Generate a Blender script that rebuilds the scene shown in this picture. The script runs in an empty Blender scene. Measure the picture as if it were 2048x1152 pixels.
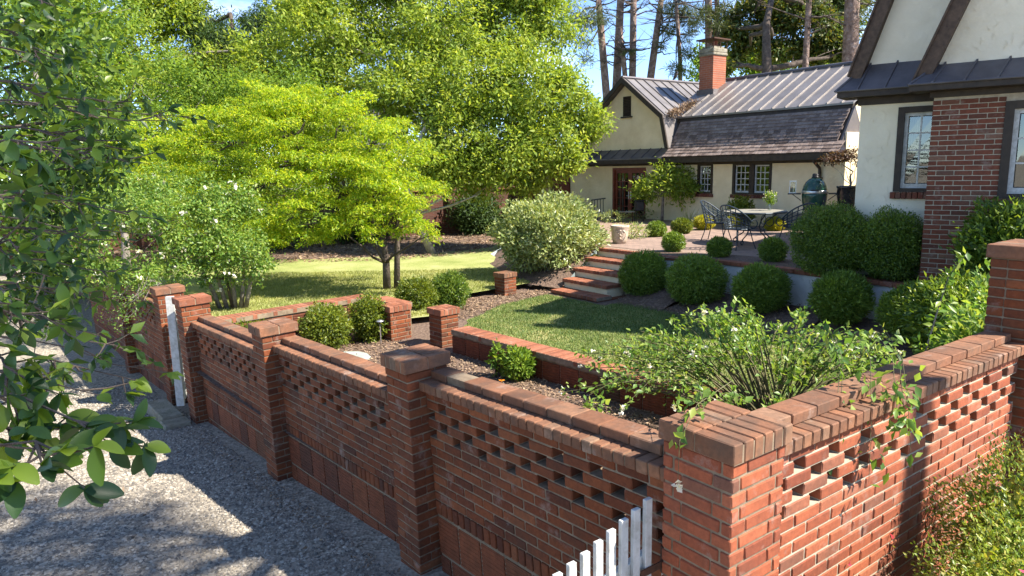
import bpy, math, random
import numpy as np
from mathutils import Vector, Matrix

S = bpy.context.scene
COL = S.collection
R = math.radians
random.seed(7); RNG = np.random.default_rng(11)

# ------------------------------------------------------------------ camera
cd = bpy.data.cameras.new('camera'); cam = bpy.data.objects.new('camera', cd); COL.objects.link(cam)
cd.sensor_width = 36.0; cd.lens = 36.0*1400/2048; cd.clip_start = 0.05; cd.clip_end = 1500
TH, RO = R(9.8), 0.02
fw = Vector((0, math.cos(TH), -math.sin(TH))); rt = Vector((1, 0, 0)); up = rt.cross(fw)
r2 = rt*math.cos(RO)-up*math.sin(RO); u2 = up*math.cos(RO)+rt*math.sin(RO)
cm = Matrix((r2, u2, -fw)).transposed().to_4x4(); cm.translation = (0, 0, 2.9)
cam.matrix_world = cm
S.camera = cam

# ------------------------------------------------------------------ sky and sun
SUN_EL = R(47); SH = Vector((0.95, -0.31)).normalized()
sun_dir = Vector((SH.x*math.cos(SUN_EL), SH.y*math.cos(SUN_EL), math.sin(SUN_EL)))
W = bpy.data.worlds.new('World'); S.world = W; W.use_nodes = True
wn = W.node_tree; wn.nodes.clear()
wo = wn.nodes.new('ShaderNodeOutputWorld'); wb = wn.nodes.new('ShaderNodeBackground')
sky = wn.nodes.new('ShaderNodeTexSky'); sky.sky_type = 'NISHITA'; sky.sun_disc = False
sky.sun_elevation = SUN_EL; sky.sun_rotation = math.atan2(SH.x, SH.y)
sky.air_density = 0.8; sky.dust_density = 0.0; sky.ozone_density = 3.0; sky.altitude = 2500
wtc = wn.nodes.new('ShaderNodeTexCoord'); wmp = wn.nodes.new('ShaderNodeMapping'); wmp.inputs['Scale'].default_value = (1.0, 1.0, 3.2)
wnz = wn.nodes.new('ShaderNodeTexNoise'); wnz.inputs['Scale'].default_value = 3.4; wnz.inputs['Detail'].default_value = 7; wnz.inputs['Roughness'].default_value = 0.58
wrp = wn.nodes.new('ShaderNodeValToRGB'); wrp.color_ramp.elements[0].position = 0.56; wrp.color_ramp.elements[1].position = 0.86
wmx = wn.nodes.new('ShaderNodeMix'); wmx.data_type = 'RGBA'
wmx.inputs[7].default_value = (7.5, 7.7, 8.0, 1)
wn.links.new(wtc.outputs['Generated'], wmp.inputs['Vector']); wn.links.new(wmp.outputs[0], wnz.inputs['Vector'])
wn.links.new(wnz.outputs['Fac'], wrp.inputs[0]); wn.links.new(wrp.outputs[0], wmx.inputs[0])
wn.links.new(sky.outputs[0], wmx.inputs[6]); wn.links.new(wmx.outputs[2], wb.inputs['Color'])
wb.inputs['Strength'].default_value = 0.135
wn.links.new(wb.outputs[0], wo.inputs['Surface'])
sl = bpy.data.lights.new('sun', 'SUN'); sl.energy = 5.0; sl.angle = R(0.53); sl.color = (1.0, 0.93, 0.82)
so = bpy.data.objects.new('sun', sl); COL.objects.link(so); so.location = (20, -6, 30)
so.rotation_euler = (-sun_dir).to_track_quat('-Z', 'Y').to_euler()
S.view_settings.view_transform = 'Standard'; S.view_settings.look = 'None'
S.view_settings.exposure = 1.5; S.view_settings.gamma = 1.0; S.view_settings.use_curve_mapping = False
S.render.engine = 'CYCLES'
S.cycles.max_bounces = 6; S.cycles.diffuse_bounces = 3; S.cycles.glossy_bounces = 2; S.cycles.transmission_bounces = 4; S.cycles.transparent_max_bounces = 6

# ------------------------------------------------------------------ materials
def nmat(name):
    m = bpy.data.materials.new(name); m.use_nodes = True
    nt = m.node_tree; b = nt.nodes['Principled BSDF']
    return m, nt, b

def N(nt, t, **kw):
    n = nt.nodes.new('ShaderNode'+t)
    for k, v in kw.items():
        if k in n.inputs: n.inputs[k].default_value = v
        else: setattr(n, k, v)
    return n

def ramp(nt, fac, stops):
    r = nt.nodes.new('ShaderNodeValToRGB'); e = r.color_ramp.elements
    while len(e) < len(stops): e.new(0.5)
    for el, (p, c) in zip(e, stops): el.position = p; el.color = (*c, 1)
    nt.links.new(fac, r.inputs[0]); return r.outputs[0]

def mixc(nt, fac, a, b, mode='MIX'):
    m = nt.nodes.new('ShaderNodeMix'); m.data_type = 'RGBA'; m.blend_type = mode
    for sock, v in ((m.inputs[0], fac), (m.inputs[6], a), (m.inputs[7], b)):
        if hasattr(v, 'links'): nt.links.new(v, sock)
        elif isinstance(v, (int, float)): sock.default_value = v
        else: sock.default_value = (*v, 1)
    return m.outputs[2]

def noise(nt, scale, detail=4, rough=0.55, vec=None):
    n = N(nt, 'TexNoise'); n.inputs['Scale'].default_value = scale; n.inputs['Detail'].default_value = detail; n.inputs['Roughness'].default_value = rough
    if vec is None: vec = N(nt, 'NewGeometry').outputs['Position']
    nt.links.new(vec, n.inputs['Vector']); return n.outputs['Fac']

def bump(nt, b, h, strength=0.3, dist=0.01):
    n = N(nt, 'Bump'); n.inputs['Strength'].default_value = strength; n.inputs['Distance'].default_value = dist
    nt.links.new(h, n.inputs['Height']); nt.links.new(n.outputs[0], b.inputs['Normal'])

def surf(name, stops, scale=6, detail=6, rough=0.8, bscale=60, bs=0.3, bd=0.006, metal=0.0, spec=0.3, second=None):
    m, nt, b = nmat(name)
    c = ramp(nt, noise(nt, scale, detail, 0.62), stops)
    if second:                                   # (stops, scale, amount) multiplied on top
        c = mixc(nt, second[2], c, ramp(nt, noise(nt, second[1], 5, 0.6), second[0]), 'MULTIPLY')
    nt.links.new(c, b.inputs['Base Color'])
    b.inputs['Roughness'].default_value = rough; b.inputs['Metallic'].default_value = metal; b.inputs['Specular IOR Level'].default_value = spec
    if bs: bump(nt, b, noise(nt, bscale, 4), bs, bd)
    return m

def brick_mat(name, stops, stain=0.3, stain_col=(0.03, 0.027, 0.024), sc=9, rough=0.85):
    m, nt, b = nmat(name)
    rnd = N(nt, 'ObjectInfo').outputs['Random']
    c = ramp(nt, rnd, stops)
    c = mixc(nt, 0.55, c, ramp(nt, noise(nt, 38, 5, 0.65), [(0.3, (0.55, 0.5, 0.48)), (0.7, (1.25, 1.2, 1.15))]), 'MULTIPLY')
    f = ramp(nt, noise(nt, sc, 6, 0.62), [(0.5-0.25*stain, (0, 0, 0)), (0.78, (stain*2,)*3)])
    c = mixc(nt, f, c, stain_col)
    eff = ramp(nt, noise(nt, 5.3, 6, 0.7), [(0.57, (0, 0, 0)), (0.76, (0.46,)*3)])   # lime bloom
    c = mixc(nt, eff, c, (0.42, 0.36, 0.31))
    nt.links.new(c, b.inputs['Base Color']); b.inputs['Roughness'].default_value = rough; b.inputs['Specular IOR Level'].default_value = 0.25
    bump(nt, b, noise(nt, 140, 5, 0.7), 0.55, 0.003)
    return m

def leaf_mat(name, cols, trans=0.4, rough=0.42, tcol=1.7, spec=0.4):
    m, nt, b = nmat(name)
    rnd = N(nt, 'NewGeometry').outputs['Random Per Island']
    st = [(i/(max(1, len(cols)-1)), c) for i, c in enumerate(cols)]
    c = ramp(nt, rnd, st)
    c = mixc(nt, 0.5, c, ramp(nt, noise(nt, 1.6, 2), [(0.35, (0.66, 0.72, 0.66)), (0.65, (1.2, 1.16, 1.0))]), 'MULTIPLY')
    nt.links.new(c, b.inputs['Base Color']); b.inputs['Roughness'].default_value = rough; b.inputs['Specular IOR Level'].default_value = spec
    t = N(nt, 'BsdfTranslucent'); tc = mixc(nt, 1.0, c, (tcol*1.1, tcol, tcol*0.45), 'MULTIPLY'); nt.links.new(tc, t.inputs['Color'])
    mx = N(nt, 'MixShader'); mx.inputs[0].default_value = trans
    nt.links.new(b.outputs[0], mx.inputs[1]); nt.links.new(t.outputs[0], mx.inputs[2])
    nt.links.new(mx.outputs[0], nt.nodes['Material Output'].inputs['Surface'])
    return m

MT = {}
MT['brick'] = brick_mat('brick', [(0, (0.095, 0.031, 0.016)), (0.12, (0.15, 0.043, 0.018)), (0.5, (0.185, 0.053, 0.020)), (0.9, (0.22, 0.065, 0.024)), (1, (0.26, 0.088, 0.036))], 0.34, (0.045, 0.036, 0.026), 3.2)
MT['brick_orange'] = brick_mat('brick_orange', [(0, (0.19, 0.055, 0.03)), (0.25, (0.28, 0.08, 0.039)), (0.75, (0.34, 0.10, 0.047)), (0.94, (0.34, 0.12, 0.065)), (1, (0.15, 0.07, 0.048))], 0.24, (0.06, 0.04, 0.03), 4)
MT['brick_cap'] = brick_mat('brick_cap', [(0, (0.17, 0.078, 0.043)), (0.5, (0.23, 0.108, 0.06)), (0.85, (0.27, 0.125, 0.066)), (1, (0.23, 0.15, 0.10))], 0.42, (0.075, 0.058, 0.044), 6)
MT['brick_red_cap'] = brick_mat('brick_red_cap', [(0, (0.19, 0.07, 0.04)), (0.5, (0.28, 0.105, 0.055)), (1, (0.33, 0.135, 0.08))], 0.2)
MT['brick_house'] = brick_mat('brick_house', [(0, (0.11, 0.045, 0.03)), (0.3, (0.155, 0.05, 0.03)), (0.75, (0.185, 0.062, 0.036)), (0.92, (0.14, 0.07, 0.048)), (1, (0.24, 0.13, 0.085))], 0.12)
MT['mortar'] = surf('mortar', [(0.3, (0.14, 0.10, 0.065)), (0.7, (0.28, 0.215, 0.145))], 11, 5, 0.95, 220, 0.6, 0.003)
MT['mortar_pale'] = surf('mortar_pale', [(0.3, (0.30, 0.25, 0.18)), (0.7, (0.46, 0.40, 0.30))], 11, 5, 0.95, 220, 0.5, 0.003)

def tile_mat():
    m, nt, b = nmat('ribbed_tile')
    rnd = N(nt, 'ObjectInfo').outputs['Random']
    c = ramp(nt, rnd, [(0, (0.10, 0.035, 0.02)), (0.4, (0.17, 0.05, 0.024)), (0.8, (0.22, 0.066, 0.028)), (1, (0.10, 0.055, 0.03))])
    c = mixc(nt, 0.7, c, ramp(nt, noise(nt, 14, 6, 0.65), [(0.3, (0.5, 0.52, 0.45)), (0.7, (1.25, 1.2, 1.1))]), 'MULTIPLY')
    nt.links.new(c, b.inputs['Base Color']); b.inputs['Roughness'].default_value = 0.8; b.inputs['Specular IOR Level'].default_value = 0.25
    bump(nt, b, noise(nt, 90, 5, 0.7), 0.5, 0.003); return m
MT['tile'] = tile_mat()

def gravel_mat():
    m, nt, b = nmat('gravel')
    pos = N(nt, 'NewGeometry').outputs['Position']
    v = N(nt, 'TexVoronoi'); v.inputs['Scale'].default_value = 34; nt.links.new(pos, v.inputs['Vector'])
    hsv = N(nt, 'SeparateColor'); nt.links.new(v.outputs['Color'], hsv.inputs[0])
    c = ramp(nt, hsv.outputs[0], [(0, (0.115, 0.098, 0.078)), (0.35, (0.25, 0.215, 0.166)), (0.75, (0.355, 0.31, 0.242)), (1, (0.47, 0.42, 0.34))])
    sand = ramp(nt, noise(nt, 0.8, 6, 0.65), [(0.42, (0, 0, 0)), (0.62, (0.85,)*3)])
    c = mixc(nt, sand, c, ramp(nt, noise(nt, 70, 3, 0.7), [(0.3, (0.23, 0.198, 0.155)), (0.7, (0.39, 0.342, 0.275))]))
    c = mixc(nt, ramp(nt, noise(nt, 2.4, 5), [(0.55, (0, 0, 0)), (0.75, (0.6,)*3)]), c, (0.13, 0.12, 0.105))
    nt.links.new(c, b.inputs['Base Color']); b.inputs['Roughness'].default_value = 0.95; b.inputs['Specular IOR Level'].default_value = 0.15
    bump(nt, b, v.outputs['Distance'], 0.7, 0.012); return m
MT['gravel'] = gravel_mat()
MT['pebble'] = brick_mat('pebble', [(0, (0.12, 0.115, 0.11)), (0.5, (0.27, 0.255, 0.23)), (1, (0.48, 0.45, 0.41))], 0.0)
MT['soil'] = surf('mulch_soil', [(0.3, (0.07, 0.045, 0.033)), (0.5, (0.15, 0.10, 0.073)), (0.75, (0.28, 0.20, 0.148))], 24, 8, 0.95, 90, 0.9, 0.02)
MT['pinestraw'] = surf('pale_gravel_mulch', [(0.3, (0.15, 0.10, 0.07)), (0.55, (0.29, 0.205, 0.15)), (0.8, (0.44, 0.34, 0.26))], 30, 8, 0.95, 90, 0.8, 0.015)
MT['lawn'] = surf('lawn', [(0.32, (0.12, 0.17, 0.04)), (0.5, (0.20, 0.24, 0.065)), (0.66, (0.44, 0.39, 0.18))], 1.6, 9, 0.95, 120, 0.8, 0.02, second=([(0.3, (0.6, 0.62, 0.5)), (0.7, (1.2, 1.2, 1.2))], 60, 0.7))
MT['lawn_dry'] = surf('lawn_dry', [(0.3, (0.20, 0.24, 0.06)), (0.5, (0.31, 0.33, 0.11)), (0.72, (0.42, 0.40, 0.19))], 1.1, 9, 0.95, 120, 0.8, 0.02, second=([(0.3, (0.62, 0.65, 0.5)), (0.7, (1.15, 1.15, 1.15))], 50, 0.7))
MT['stucco'] = surf('cream_stucco', [(0.3, (0.72, 0.60, 0.38)), (0.7, (0.84, 0.72, 0.49))], 2.2, 6, 0.9, 9, 0.75, 0.025, second=([(0.3, (0.9, 0.88, 0.84)), (0.65, (1.03, 1.03, 1.03))], 0.7, 0.8))
MT['stucco_white'] = surf('pale_stucco', [(0.3, (0.70, 0.62, 0.46)), (0.7, (0.80, 0.72, 0.55))], 2.0, 6, 0.9, 8, 0.8, 0.025, second=([(0.3, (0.88, 0.87, 0.84)), (0.65, (1.03, 1.03, 1.03))], 0.8, 0.8))
MT['stucco_grey'] = surf('white_trowelled_stucco', [(0.3, (0.55, 0.53, 0.5)), (0.7, (0.72, 0.7, 0.66))], 2.5, 7, 0.9, 12, 0.6, 0.03)
MT['trim'] = surf('dark_brown_trim', [(0.3, (0.026, 0.02, 0.015)), (0.7, (0.055, 0.04, 0.028))], 9, 6, 0.6, 60, 0.3, 0.004)
MT['rake'] = surf('stained_timber', [(0.3, (0.045, 0.028, 0.018)), (0.7, (0.11, 0.07, 0.045))], 14, 8, 0.65, 50, 0.4, 0.005)
MT['metal_roof'] = surf('standing_seam_metal', [(0.3, (0.145, 0.13, 0.122)), (0.7, (0.25, 0.228, 0.215))], 1.6, 7, 0.42, 3, 0.12, 0.02, 0.35, 0.5)
MT['metal_dark'] = surf('aged_bronze_metal', [(0.3, (0.075, 0.068, 0.072)), (0.7, (0.15, 0.135, 0.14))], 2.6, 7, 0.45, 4, 0.12, 0.02, 0.4, 0.5)
MT['shingle'] = brick_mat('wood_shingle', [(0, (0.11, 0.082, 0.07)), (0.5, (0.19, 0.145, 0.125)), (1, (0.28, 0.225, 0.2))], 0.25, (0.04, 0.03, 0.027), 14)
MT['white'] = surf('white_paint', [(0.3, (0.42, 0.42, 0.39)), (0.7, (0.60, 0.60, 0.58))], 9, 7, 0.55, 60, 0.25, 0.003, second=([(0.35, (0.6, 0.57, 0.5)), (0.55, (1, 1, 1))], 22, 0.6))
MT['door_red'] = surf('mahogany_door', [(0.3, (0.13, 0.03, 0.014)), (0.7, (0.23, 0.055, 0.025))], 8, 7, 0.4, 60, 0.2, 0.002)
MT['iron'] = surf('blue_black_iron', [(0.3, (0.02, 0.03, 0.04)), (0.7, (0.05, 0.07, 0.09))], 12, 5, 0.45, 90, 0.2, 0.002, 0.3, 0.5)
MT['black'] = surf('black_metal', [(0.3, (0.012, 0.012, 0.012)), (0.7, (0.03, 0.03, 0.03))], 12, 5, 0.5, 90, 0.2, 0.002)
MT['rust'] = surf('rusty_iron', [(0.3, (0.045, 0.022, 0.014)), (0.7, (0.10, 0.045, 0.025))], 30, 6, 0.8, 120, 0.4, 0.002)
MT['steel'] = surf('brushed_steel', [(0.3, (0.45, 0.45, 0.45)), (0.7, (0.62, 0.62, 0.62))], 20, 3, 0.3, 60, 0.1, 0.001, 0.8, 0.5)
MT['glaze_green'] = surf('green_ceramic', [(0.35, (0.012, 0.05, 0.036)), (0.65, (0.025, 0.085, 0.06))], 60, 3, 0.16, 120, 0.25, 0.002, 0, 0.6)
MT['glaze_dark'] = surf('dark_glazed_pot', [(0.35, (0.012, 0.013, 0.014)), (0.65, (0.04, 0.035, 0.03))], 10, 4, 0.15, 60, 0.1, 0.002, 0, 0.6)
MT['stone'] = surf('carved_stone', [(0.3, (0.34, 0.25, 0.18)), (0.7, (0.55, 0.46, 0.37))], 12, 7, 0.9, 45, 0.7, 0.012)
MT['slab'] = surf('mossy_stone', [(0.3, (0.13, 0.12, 0.075)), (0.5, (0.24, 0.21, 0.15)), (0.75, (0.34, 0.31, 0.25))], 6, 8, 0.95, 40, 0.8, 0.02)
MT['flag'] = surf('flagstone', [(0.3, (0.2, 0.23, 0.2)), (0.7, (0.36, 0.39, 0.34))], 4, 7, 0.9, 40, 0.5, 0.01)
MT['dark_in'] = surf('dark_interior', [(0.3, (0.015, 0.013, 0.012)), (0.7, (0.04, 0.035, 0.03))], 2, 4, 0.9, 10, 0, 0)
MT['curtain'] = surf('curtain', [(0.3, (0.18, 0.165, 0.14)), (0.7, (0.30, 0.28, 0.24))], 6, 4, 0.9, 10, 0, 0)
MT['bark'] = surf('grey_bark', [(0.3, (0.12, 0.10, 0.085)), (0.7, (0.33, 0.29, 0.25))], 9, 8, 0.95, 30, 0.9, 0.03)
MT['bark_pale'] = surf('pale_bark', [(0.3, (0.27, 0.24, 0.2)), (0.7, (0.5, 0.46, 0.4))], 8, 8, 0.95, 30, 0.8, 0.02)
MT['bark_pine'] = surf('pine_bark', [(0.3, (0.10, 0.065, 0.05)), (0.5, (0.21, 0.145, 0.115)), (0.75, (0.37, 0.29, 0.25))], 5, 8, 0.95, 9, 1.0, 0.08)
MT['bark_dark'] = surf('dark_bark', [(0.3, (0.045, 0.035, 0.028)), (0.7, (0.13, 0.10, 0.08))], 7, 8, 0.95, 24, 0.9, 0.03)
MT['petal'] = leaf_mat('white_petal', [(0.78, 0.74, 0.68), (0.85, 0.82, 0.78)], 0.3, 0.6, 1.0)
MT['orange_petal'] = leaf_mat('orange_petal', [(0.8, 0.28, 0.02), (0.85, 0.36, 0.04)], 0.3, 0.6, 1.0)
MT['pink_petal'] = leaf_mat('pink_petal', [(0.6, 0.06, 0.16), (0.7, 0.12, 0.22)], 0.3, 0.6, 1.0)
L = {}
L['maple'] = leaf_mat('maple_leaf', [(0.10, 0.21, 0.012), (0.23, 0.36, 0.018), (0.36, 0.45, 0.025), (0.48, 0.50, 0.045)], 0.52, 0.5, 1.5)
L['light'] = leaf_mat('pale_green_leaf', [(0.12, 0.19, 0.03), (0.20, 0.29, 0.045), (0.29, 0.375, 0.055), (0.39, 0.44, 0.10)], 0.47, 0.55, 1.5, 0.2)
L['mid'] = leaf_mat('mid_green_leaf', [(0.065, 0.13, 0.02), (0.15, 0.25, 0.035), (0.27, 0.37, 0.05)], 0.45, 0.55, 1.5, 0.2)
L['conifer'] = leaf_mat('dark_conifer', [(0.025, 0.055, 0.014), (0.05, 0.10, 0.02), (0.09, 0.14, 0.03)], 0.3, 0.6, 1.3)
L['pine'] = leaf_mat('pine_needle', [(0.04, 0.065, 0.02), (0.08, 0.11, 0.035), (0.15, 0.16, 0.06)], 0.25, 0.5, 1.3)
L['oak'] = leaf_mat('oak_leaf', [(0.03, 0.06, 0.016), (0.06, 0.105, 0.022), (0.12, 0.15, 0.03), (0.2, 0.17, 0.04)], 0.35, 0.45, 1.4)
L['box'] = leaf_mat('boxwood_leaf', [(0.08, 0.145, 0.018), (0.15, 0.235, 0.03), (0.27, 0.36, 0.055)], 0.3, 0.4, 1.4)
L['box_yellow'] = leaf_mat('golden_leaf', [(0.20, 0.22, 0.012), (0.36, 0.36, 0.016), (0.46, 0.42, 0.03)], 0.35, 0.45, 1.4)
L['box_lit'] = leaf_mat('sunlit_box_leaf', [(0.06, 0.10, 0.014), (0.14, 0.19, 0.022), (0.25, 0.28, 0.03)], 0.4, 0.45, 1.5)  # yellower copy of the box leaf, sunlit tone put into its colour
L['shrub'] = leaf_mat('shrub_leaf', [(0.05, 0.10, 0.016), (0.11, 0.185, 0.026), (0.23, 0.30, 0.042)], 0.35, 0.35, 1.5)
L['rose'] = leaf_mat('rose_leaf', [(0.07, 0.15, 0.03), (0.13, 0.24, 0.045), (0.21, 0.32, 0.06), (0.32, 0.38, 0.09)], 0.42, 0.4, 1.5)
L['silver'] = leaf_mat('silvery_leaf', [(0.17, 0.24, 0.07), (0.31, 0.37, 0.13), (0.46, 0.48, 0.24)], 0.35, 0.35, 1.2, 0.5)
L['holly'] = leaf_mat('glossy_leaf', [(0.022, 0.055, 0.018), (0.045, 0.095, 0.02), (0.08, 0.15, 0.022), (0.17, 0.24, 0.025)], 0.36, 0.4, 1.8, 0.4)
L['azalea'] = leaf_mat('azalea_leaf', [(0.09, 0.15, 0.02), (0.18, 0.27, 0.035), (0.30, 0.37, 0.055), (0.38, 0.34, 0.09)], 0.35, 0.4, 1.4)
L['redmaple'] = leaf_mat('purple_leaf', [(0.06, 0.03, 0.022), (0.11, 0.05, 0.03), (0.13, 0.09, 0.04)], 0.35, 0.5, 1.3)
L['litter'] = leaf_mat('leaf_litter', [(0.10, 0.062, 0.04), (0.24, 0.15, 0.095), (0.42, 0.30, 0.2)], 0.1, 0.8, 1.0)
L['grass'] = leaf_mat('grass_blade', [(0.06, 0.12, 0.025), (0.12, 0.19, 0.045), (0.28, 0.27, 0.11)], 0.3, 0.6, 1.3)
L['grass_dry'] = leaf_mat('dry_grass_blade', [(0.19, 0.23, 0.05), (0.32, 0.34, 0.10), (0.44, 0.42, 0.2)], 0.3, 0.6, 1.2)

def glass_mat():
    m, nt, b = nmat('window_glass')
    g = N(nt, 'BsdfGlossy'); g.inputs['Roughness'].default_value = 0.02; g.inputs['Color'].default_value = (0.8, 0.85, 0.85, 1)
    t = N(nt, 'BsdfTransparent'); t.inputs['Color'].default_value = (0.75, 0.8, 0.78, 1)
    mx = N(nt, 'MixShader'); mx.inputs[0].default_value = 0.17
    nt.links.new(t.outputs[0], mx.inputs[1]); nt.links.new(g.outputs[0], mx.inputs[2])
    nt.links.new(mx.outputs[0], nt.nodes['Material Output'].inputs['Surface']); return m
MT['glass'] = glass_mat()

def paver_mat():
    m, nt, b = nmat('brick_pavers')
    tc = N(nt, 'NewGeometry').outputs['Position']
    mp = N(nt, 'Mapping'); mp.inputs['Rotation'].default_value = (0, 0, R(54)); nt.links.new(tc, mp.inputs['Vector'])
    br = N(nt, 'TexBrick'); br.inputs['Scale'].default_value = 1.0; br.inputs['Brick Width'].default_value = 0.21; br.inputs['Row Height'].default_value = 0.105
    br.inputs['Mortar Size'].default_value = 0.006; br.inputs['Color1'].default_value = (0.29, 0.20, 0.155, 1); br.inputs['Color2'].default_value = (0.21, 0.145, 0.115, 1); br.inputs['Mortar'].default_value = (0.13, 0.10, 0.08, 1)
    nt.links.new(mp.outputs[0], br.inputs['Vector'])
    c = mixc(nt, 0.5, br.outputs['Color'], ramp(nt, noise(nt, 3, 7, 0.65), [(0.3, (0.6, 0.6, 0.6)), (0.7, (1.3, 1.25, 1.2))]), 'MULTIPLY')
    nt.links.new(c, b.inputs['Base Color']); b.inputs['Roughness'].default_value = 0.9
    bump(nt, b, br.outputs['Fac'], -0.5, 0.01); return m
MT['paver'] = paver_mat()

def small_brick_mat(name, c1, c2, mo, rot, scale_w=0.214, axis='z'):
    """fine brickwork for walls too far off to tell bricks apart"""
    m, nt, b = nmat(name)
    pos = N(nt, 'NewGeometry').outputs['Position']
    sx = N(nt, 'SeparateXYZ'); mp = N(nt, 'Mapping'); mp.inputs['Rotation'].default_value = (0, 0, rot)
    nt.links.new(pos, mp.inputs['Vector']); nt.links.new(mp.outputs[0], sx.inputs[0])
    cx = N(nt, 'CombineXYZ'); nt.links.new(sx.outputs[0], cx.inputs[0]); nt.links.new(sx.outputs[2], cx.inputs[1])
    br = N(nt, 'TexBrick'); br.inputs['Scale'].default_value = 1.0; br.inputs['Brick Width'].default_value = scale_w; br.inputs['Row Height'].default_value = 0.068
    br.inputs['Mortar Size'].default_value = 0.006; br.inputs['Color1'].default_value = (*c1, 1); br.inputs['Color2'].default_value = (*c2, 1); br.inputs['Mortar'].default_value = (*mo, 1)
    nt.links.new(cx.outputs[0], br.inputs['Vector'])
    c = mixc(nt, 0.6, br.outputs['Color'], ramp(nt, noise(nt, 1.7, 7, 0.65), [(0.3, (0.5, 0.5, 0.5)), (0.7, (1.3, 1.25, 1.2))]), 'MULTIPLY')
    nt.links.new(c, b.inputs['Base Color']); b.inputs['Roughness'].default_value = 0.9
    bump(nt, b, br.outputs['Fac'], -0.6, 0.01); return m

# ------------------------------------------------------------------ scene helpers
ORG = {}
def tag(o, label=None, cat=None, group=None, kind=None):
    if label: o['label'] = label
    if cat: o['category'] = cat
    if group: o['group'] = group
    if kind: o['kind'] = kind
    return o

def thing(name, label, cat, loc, group=None):
    o = bpy.data.objects.new(name, None); COL.objects.link(o); o.location = loc; o.empty_display_size = 0.1
    ORG[o] = Vector(loc); return tag(o, label, cat, group)

def link(name, me, parent=None, mat=None):
    if mat and not me.materials: me.materials.append(mat)
    o = bpy.data.objects.new(name, me); COL.objects.link(o)
    if parent: o.parent = parent; ORG[o] = ORG[parent]
    else: ORG[o] = Vector((0, 0, 0))
    return o

class MB:
    def __init__(s): s.v = []; s.f = []
    def add(s, v, f):
        k = len(s.v); s.v += [tuple(p) for p in v]; s.f += [tuple(i+k for i in q) for q in f]; return s
    def obox(s, c, x, y, z):
        c, x, y, z = map(Vector, (c, x, y, z))      # centre and half-axes
        v = [c+x*i+y*j+z*k for k in (-1, 1) for j in (-1, 1) for i in (-1, 1)]
        return s.add(v, [(0, 2, 3, 1), (4, 5, 7, 6), (0, 1, 5, 4), (2, 6, 7, 3), (0, 4, 6, 2), (1, 3, 7, 5)])
    def box(s, x0, x1, y0, y1, z0, z1):
        return s.obox(((x0+x1)/2, (y0+y1)/2, (z0+z1)/2), ((x1-x0)/2, 0, 0), (0, (y1-y0)/2, 0), (0, 0, (z1-z0)/2))
    def quad(s, *p): return s.add(p, [tuple(range(len(p)))])
    def prism(s, poly, ext):
        ext = Vector(ext); n = len(poly); P = [Vector(p) for p in poly]
        v = P+[p+ext for p in P]
        f = [tuple(range(n))[::-1], tuple(range(n, 2*n))]+[(i, (i+1) % n, n+(i+1) % n, n+i) for i in range(n)]
        return s.add(v, f)
    def tube(s, pts, rad, n=6, caps=True):
        P = [Vector(p) for p in pts]
        if not hasattr(rad, '__len__'): rad = [rad]*len(P)
        v = []; f = []; ref = None
        for i, p in enumerate(P):
            d = (P[min(i+1, len(P)-1)]-P[max(i-1, 0)])
            d = d.normalized() if d.length > 1e-9 else Vector((0, 0, 1))
            if ref is None: ref = Vector((1, 0, 0)) if abs(d.x) < 0.8 else Vector((0, 1, 0))
            x = (ref-d*ref.dot(d)).normalized(); y = d.cross(x); ref = x
            for k in range(n):
                a = 2*math.pi*k/n; v.append(p+(x*math.cos(a)+y*math.sin(a))*rad[i])
        for i in range(len(P)-1):
            for k in range(n): f.append((i*n+k, i*n+(k+1) % n, (i+1)*n+(k+1) % n, (i+1)*n+k))
        if caps: f.append(tuple(range(n))[::-1]); f.append(tuple(range((len(P)-1)*n, len(P)*n)))
        return s.add(v, f)
    def lathe(s, prof, c, n=20):
        c = Vector(c); v = []; f = []
        for r, z in prof:
            for k in range(n):
                a = 2*math.pi*k/n; v.append(c+Vector((r*math.cos(a), r*math.sin(a), z)))
        for i in range(len(prof)-1):
            for k in range(n): f.append((i*n+k, i*n+(k+1) % n, (i+1)*n+(k+1) % n, (i+1)*n+k))
        f.append(tuple(range(n))[::-1]); f.append(tuple(range((len(prof)-1)*n, len(prof)*n)))
        return s.add(v, f)
    def build(s, name, mat, parent=None, smooth=False, bevel=0):
        me = bpy.data.meshes.new(name); o0 = ORG[parent] if parent else Vector((0, 0, 0))
        me.from_pydata([tuple(Vector(p)-o0) for p in s.v], [], s.f)
        if smooth: me.shade_smooth()
        me.materials.append(mat)
        o = link(name, me, parent)
        if bevel:
            b = o.modifiers.new('bevel', 'BEVEL'); b.width = bevel; b.segments = 1; b.limit_method = 'ANGLE'
        return o

def np_mesh(name, V, F, mat, parent=None, smooth=False):
    """V (n,3), F (m,k) numpy arrays -> one mesh object"""
    me = bpy.data.meshes.new(name); o0 = np.array(ORG[parent]) if parent else np.zeros(3)
    V = (V-o0).astype(np.float32); k = F.shape[1]
    me.vertices.add(len(V)); me.vertices.foreach_set('co', V.ravel())
    me.loops.add(F.size); me.loops.foreach_set('vertex_index', F.astype(np.int32).ravel())
    me.polygons.add(len(F)); me.polygons.foreach_set('loop_start', np.arange(0, F.size, k, dtype=np.int32))
    me.update(calc_edges=True); me.validate()
    if smooth: me.shade_smooth()
    me.materials.append(mat)
    return link(name, me, parent)

def unit(v): return v/np.maximum(np.linalg.norm(v, axis=-1, keepdims=True), 1e-9)

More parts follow.
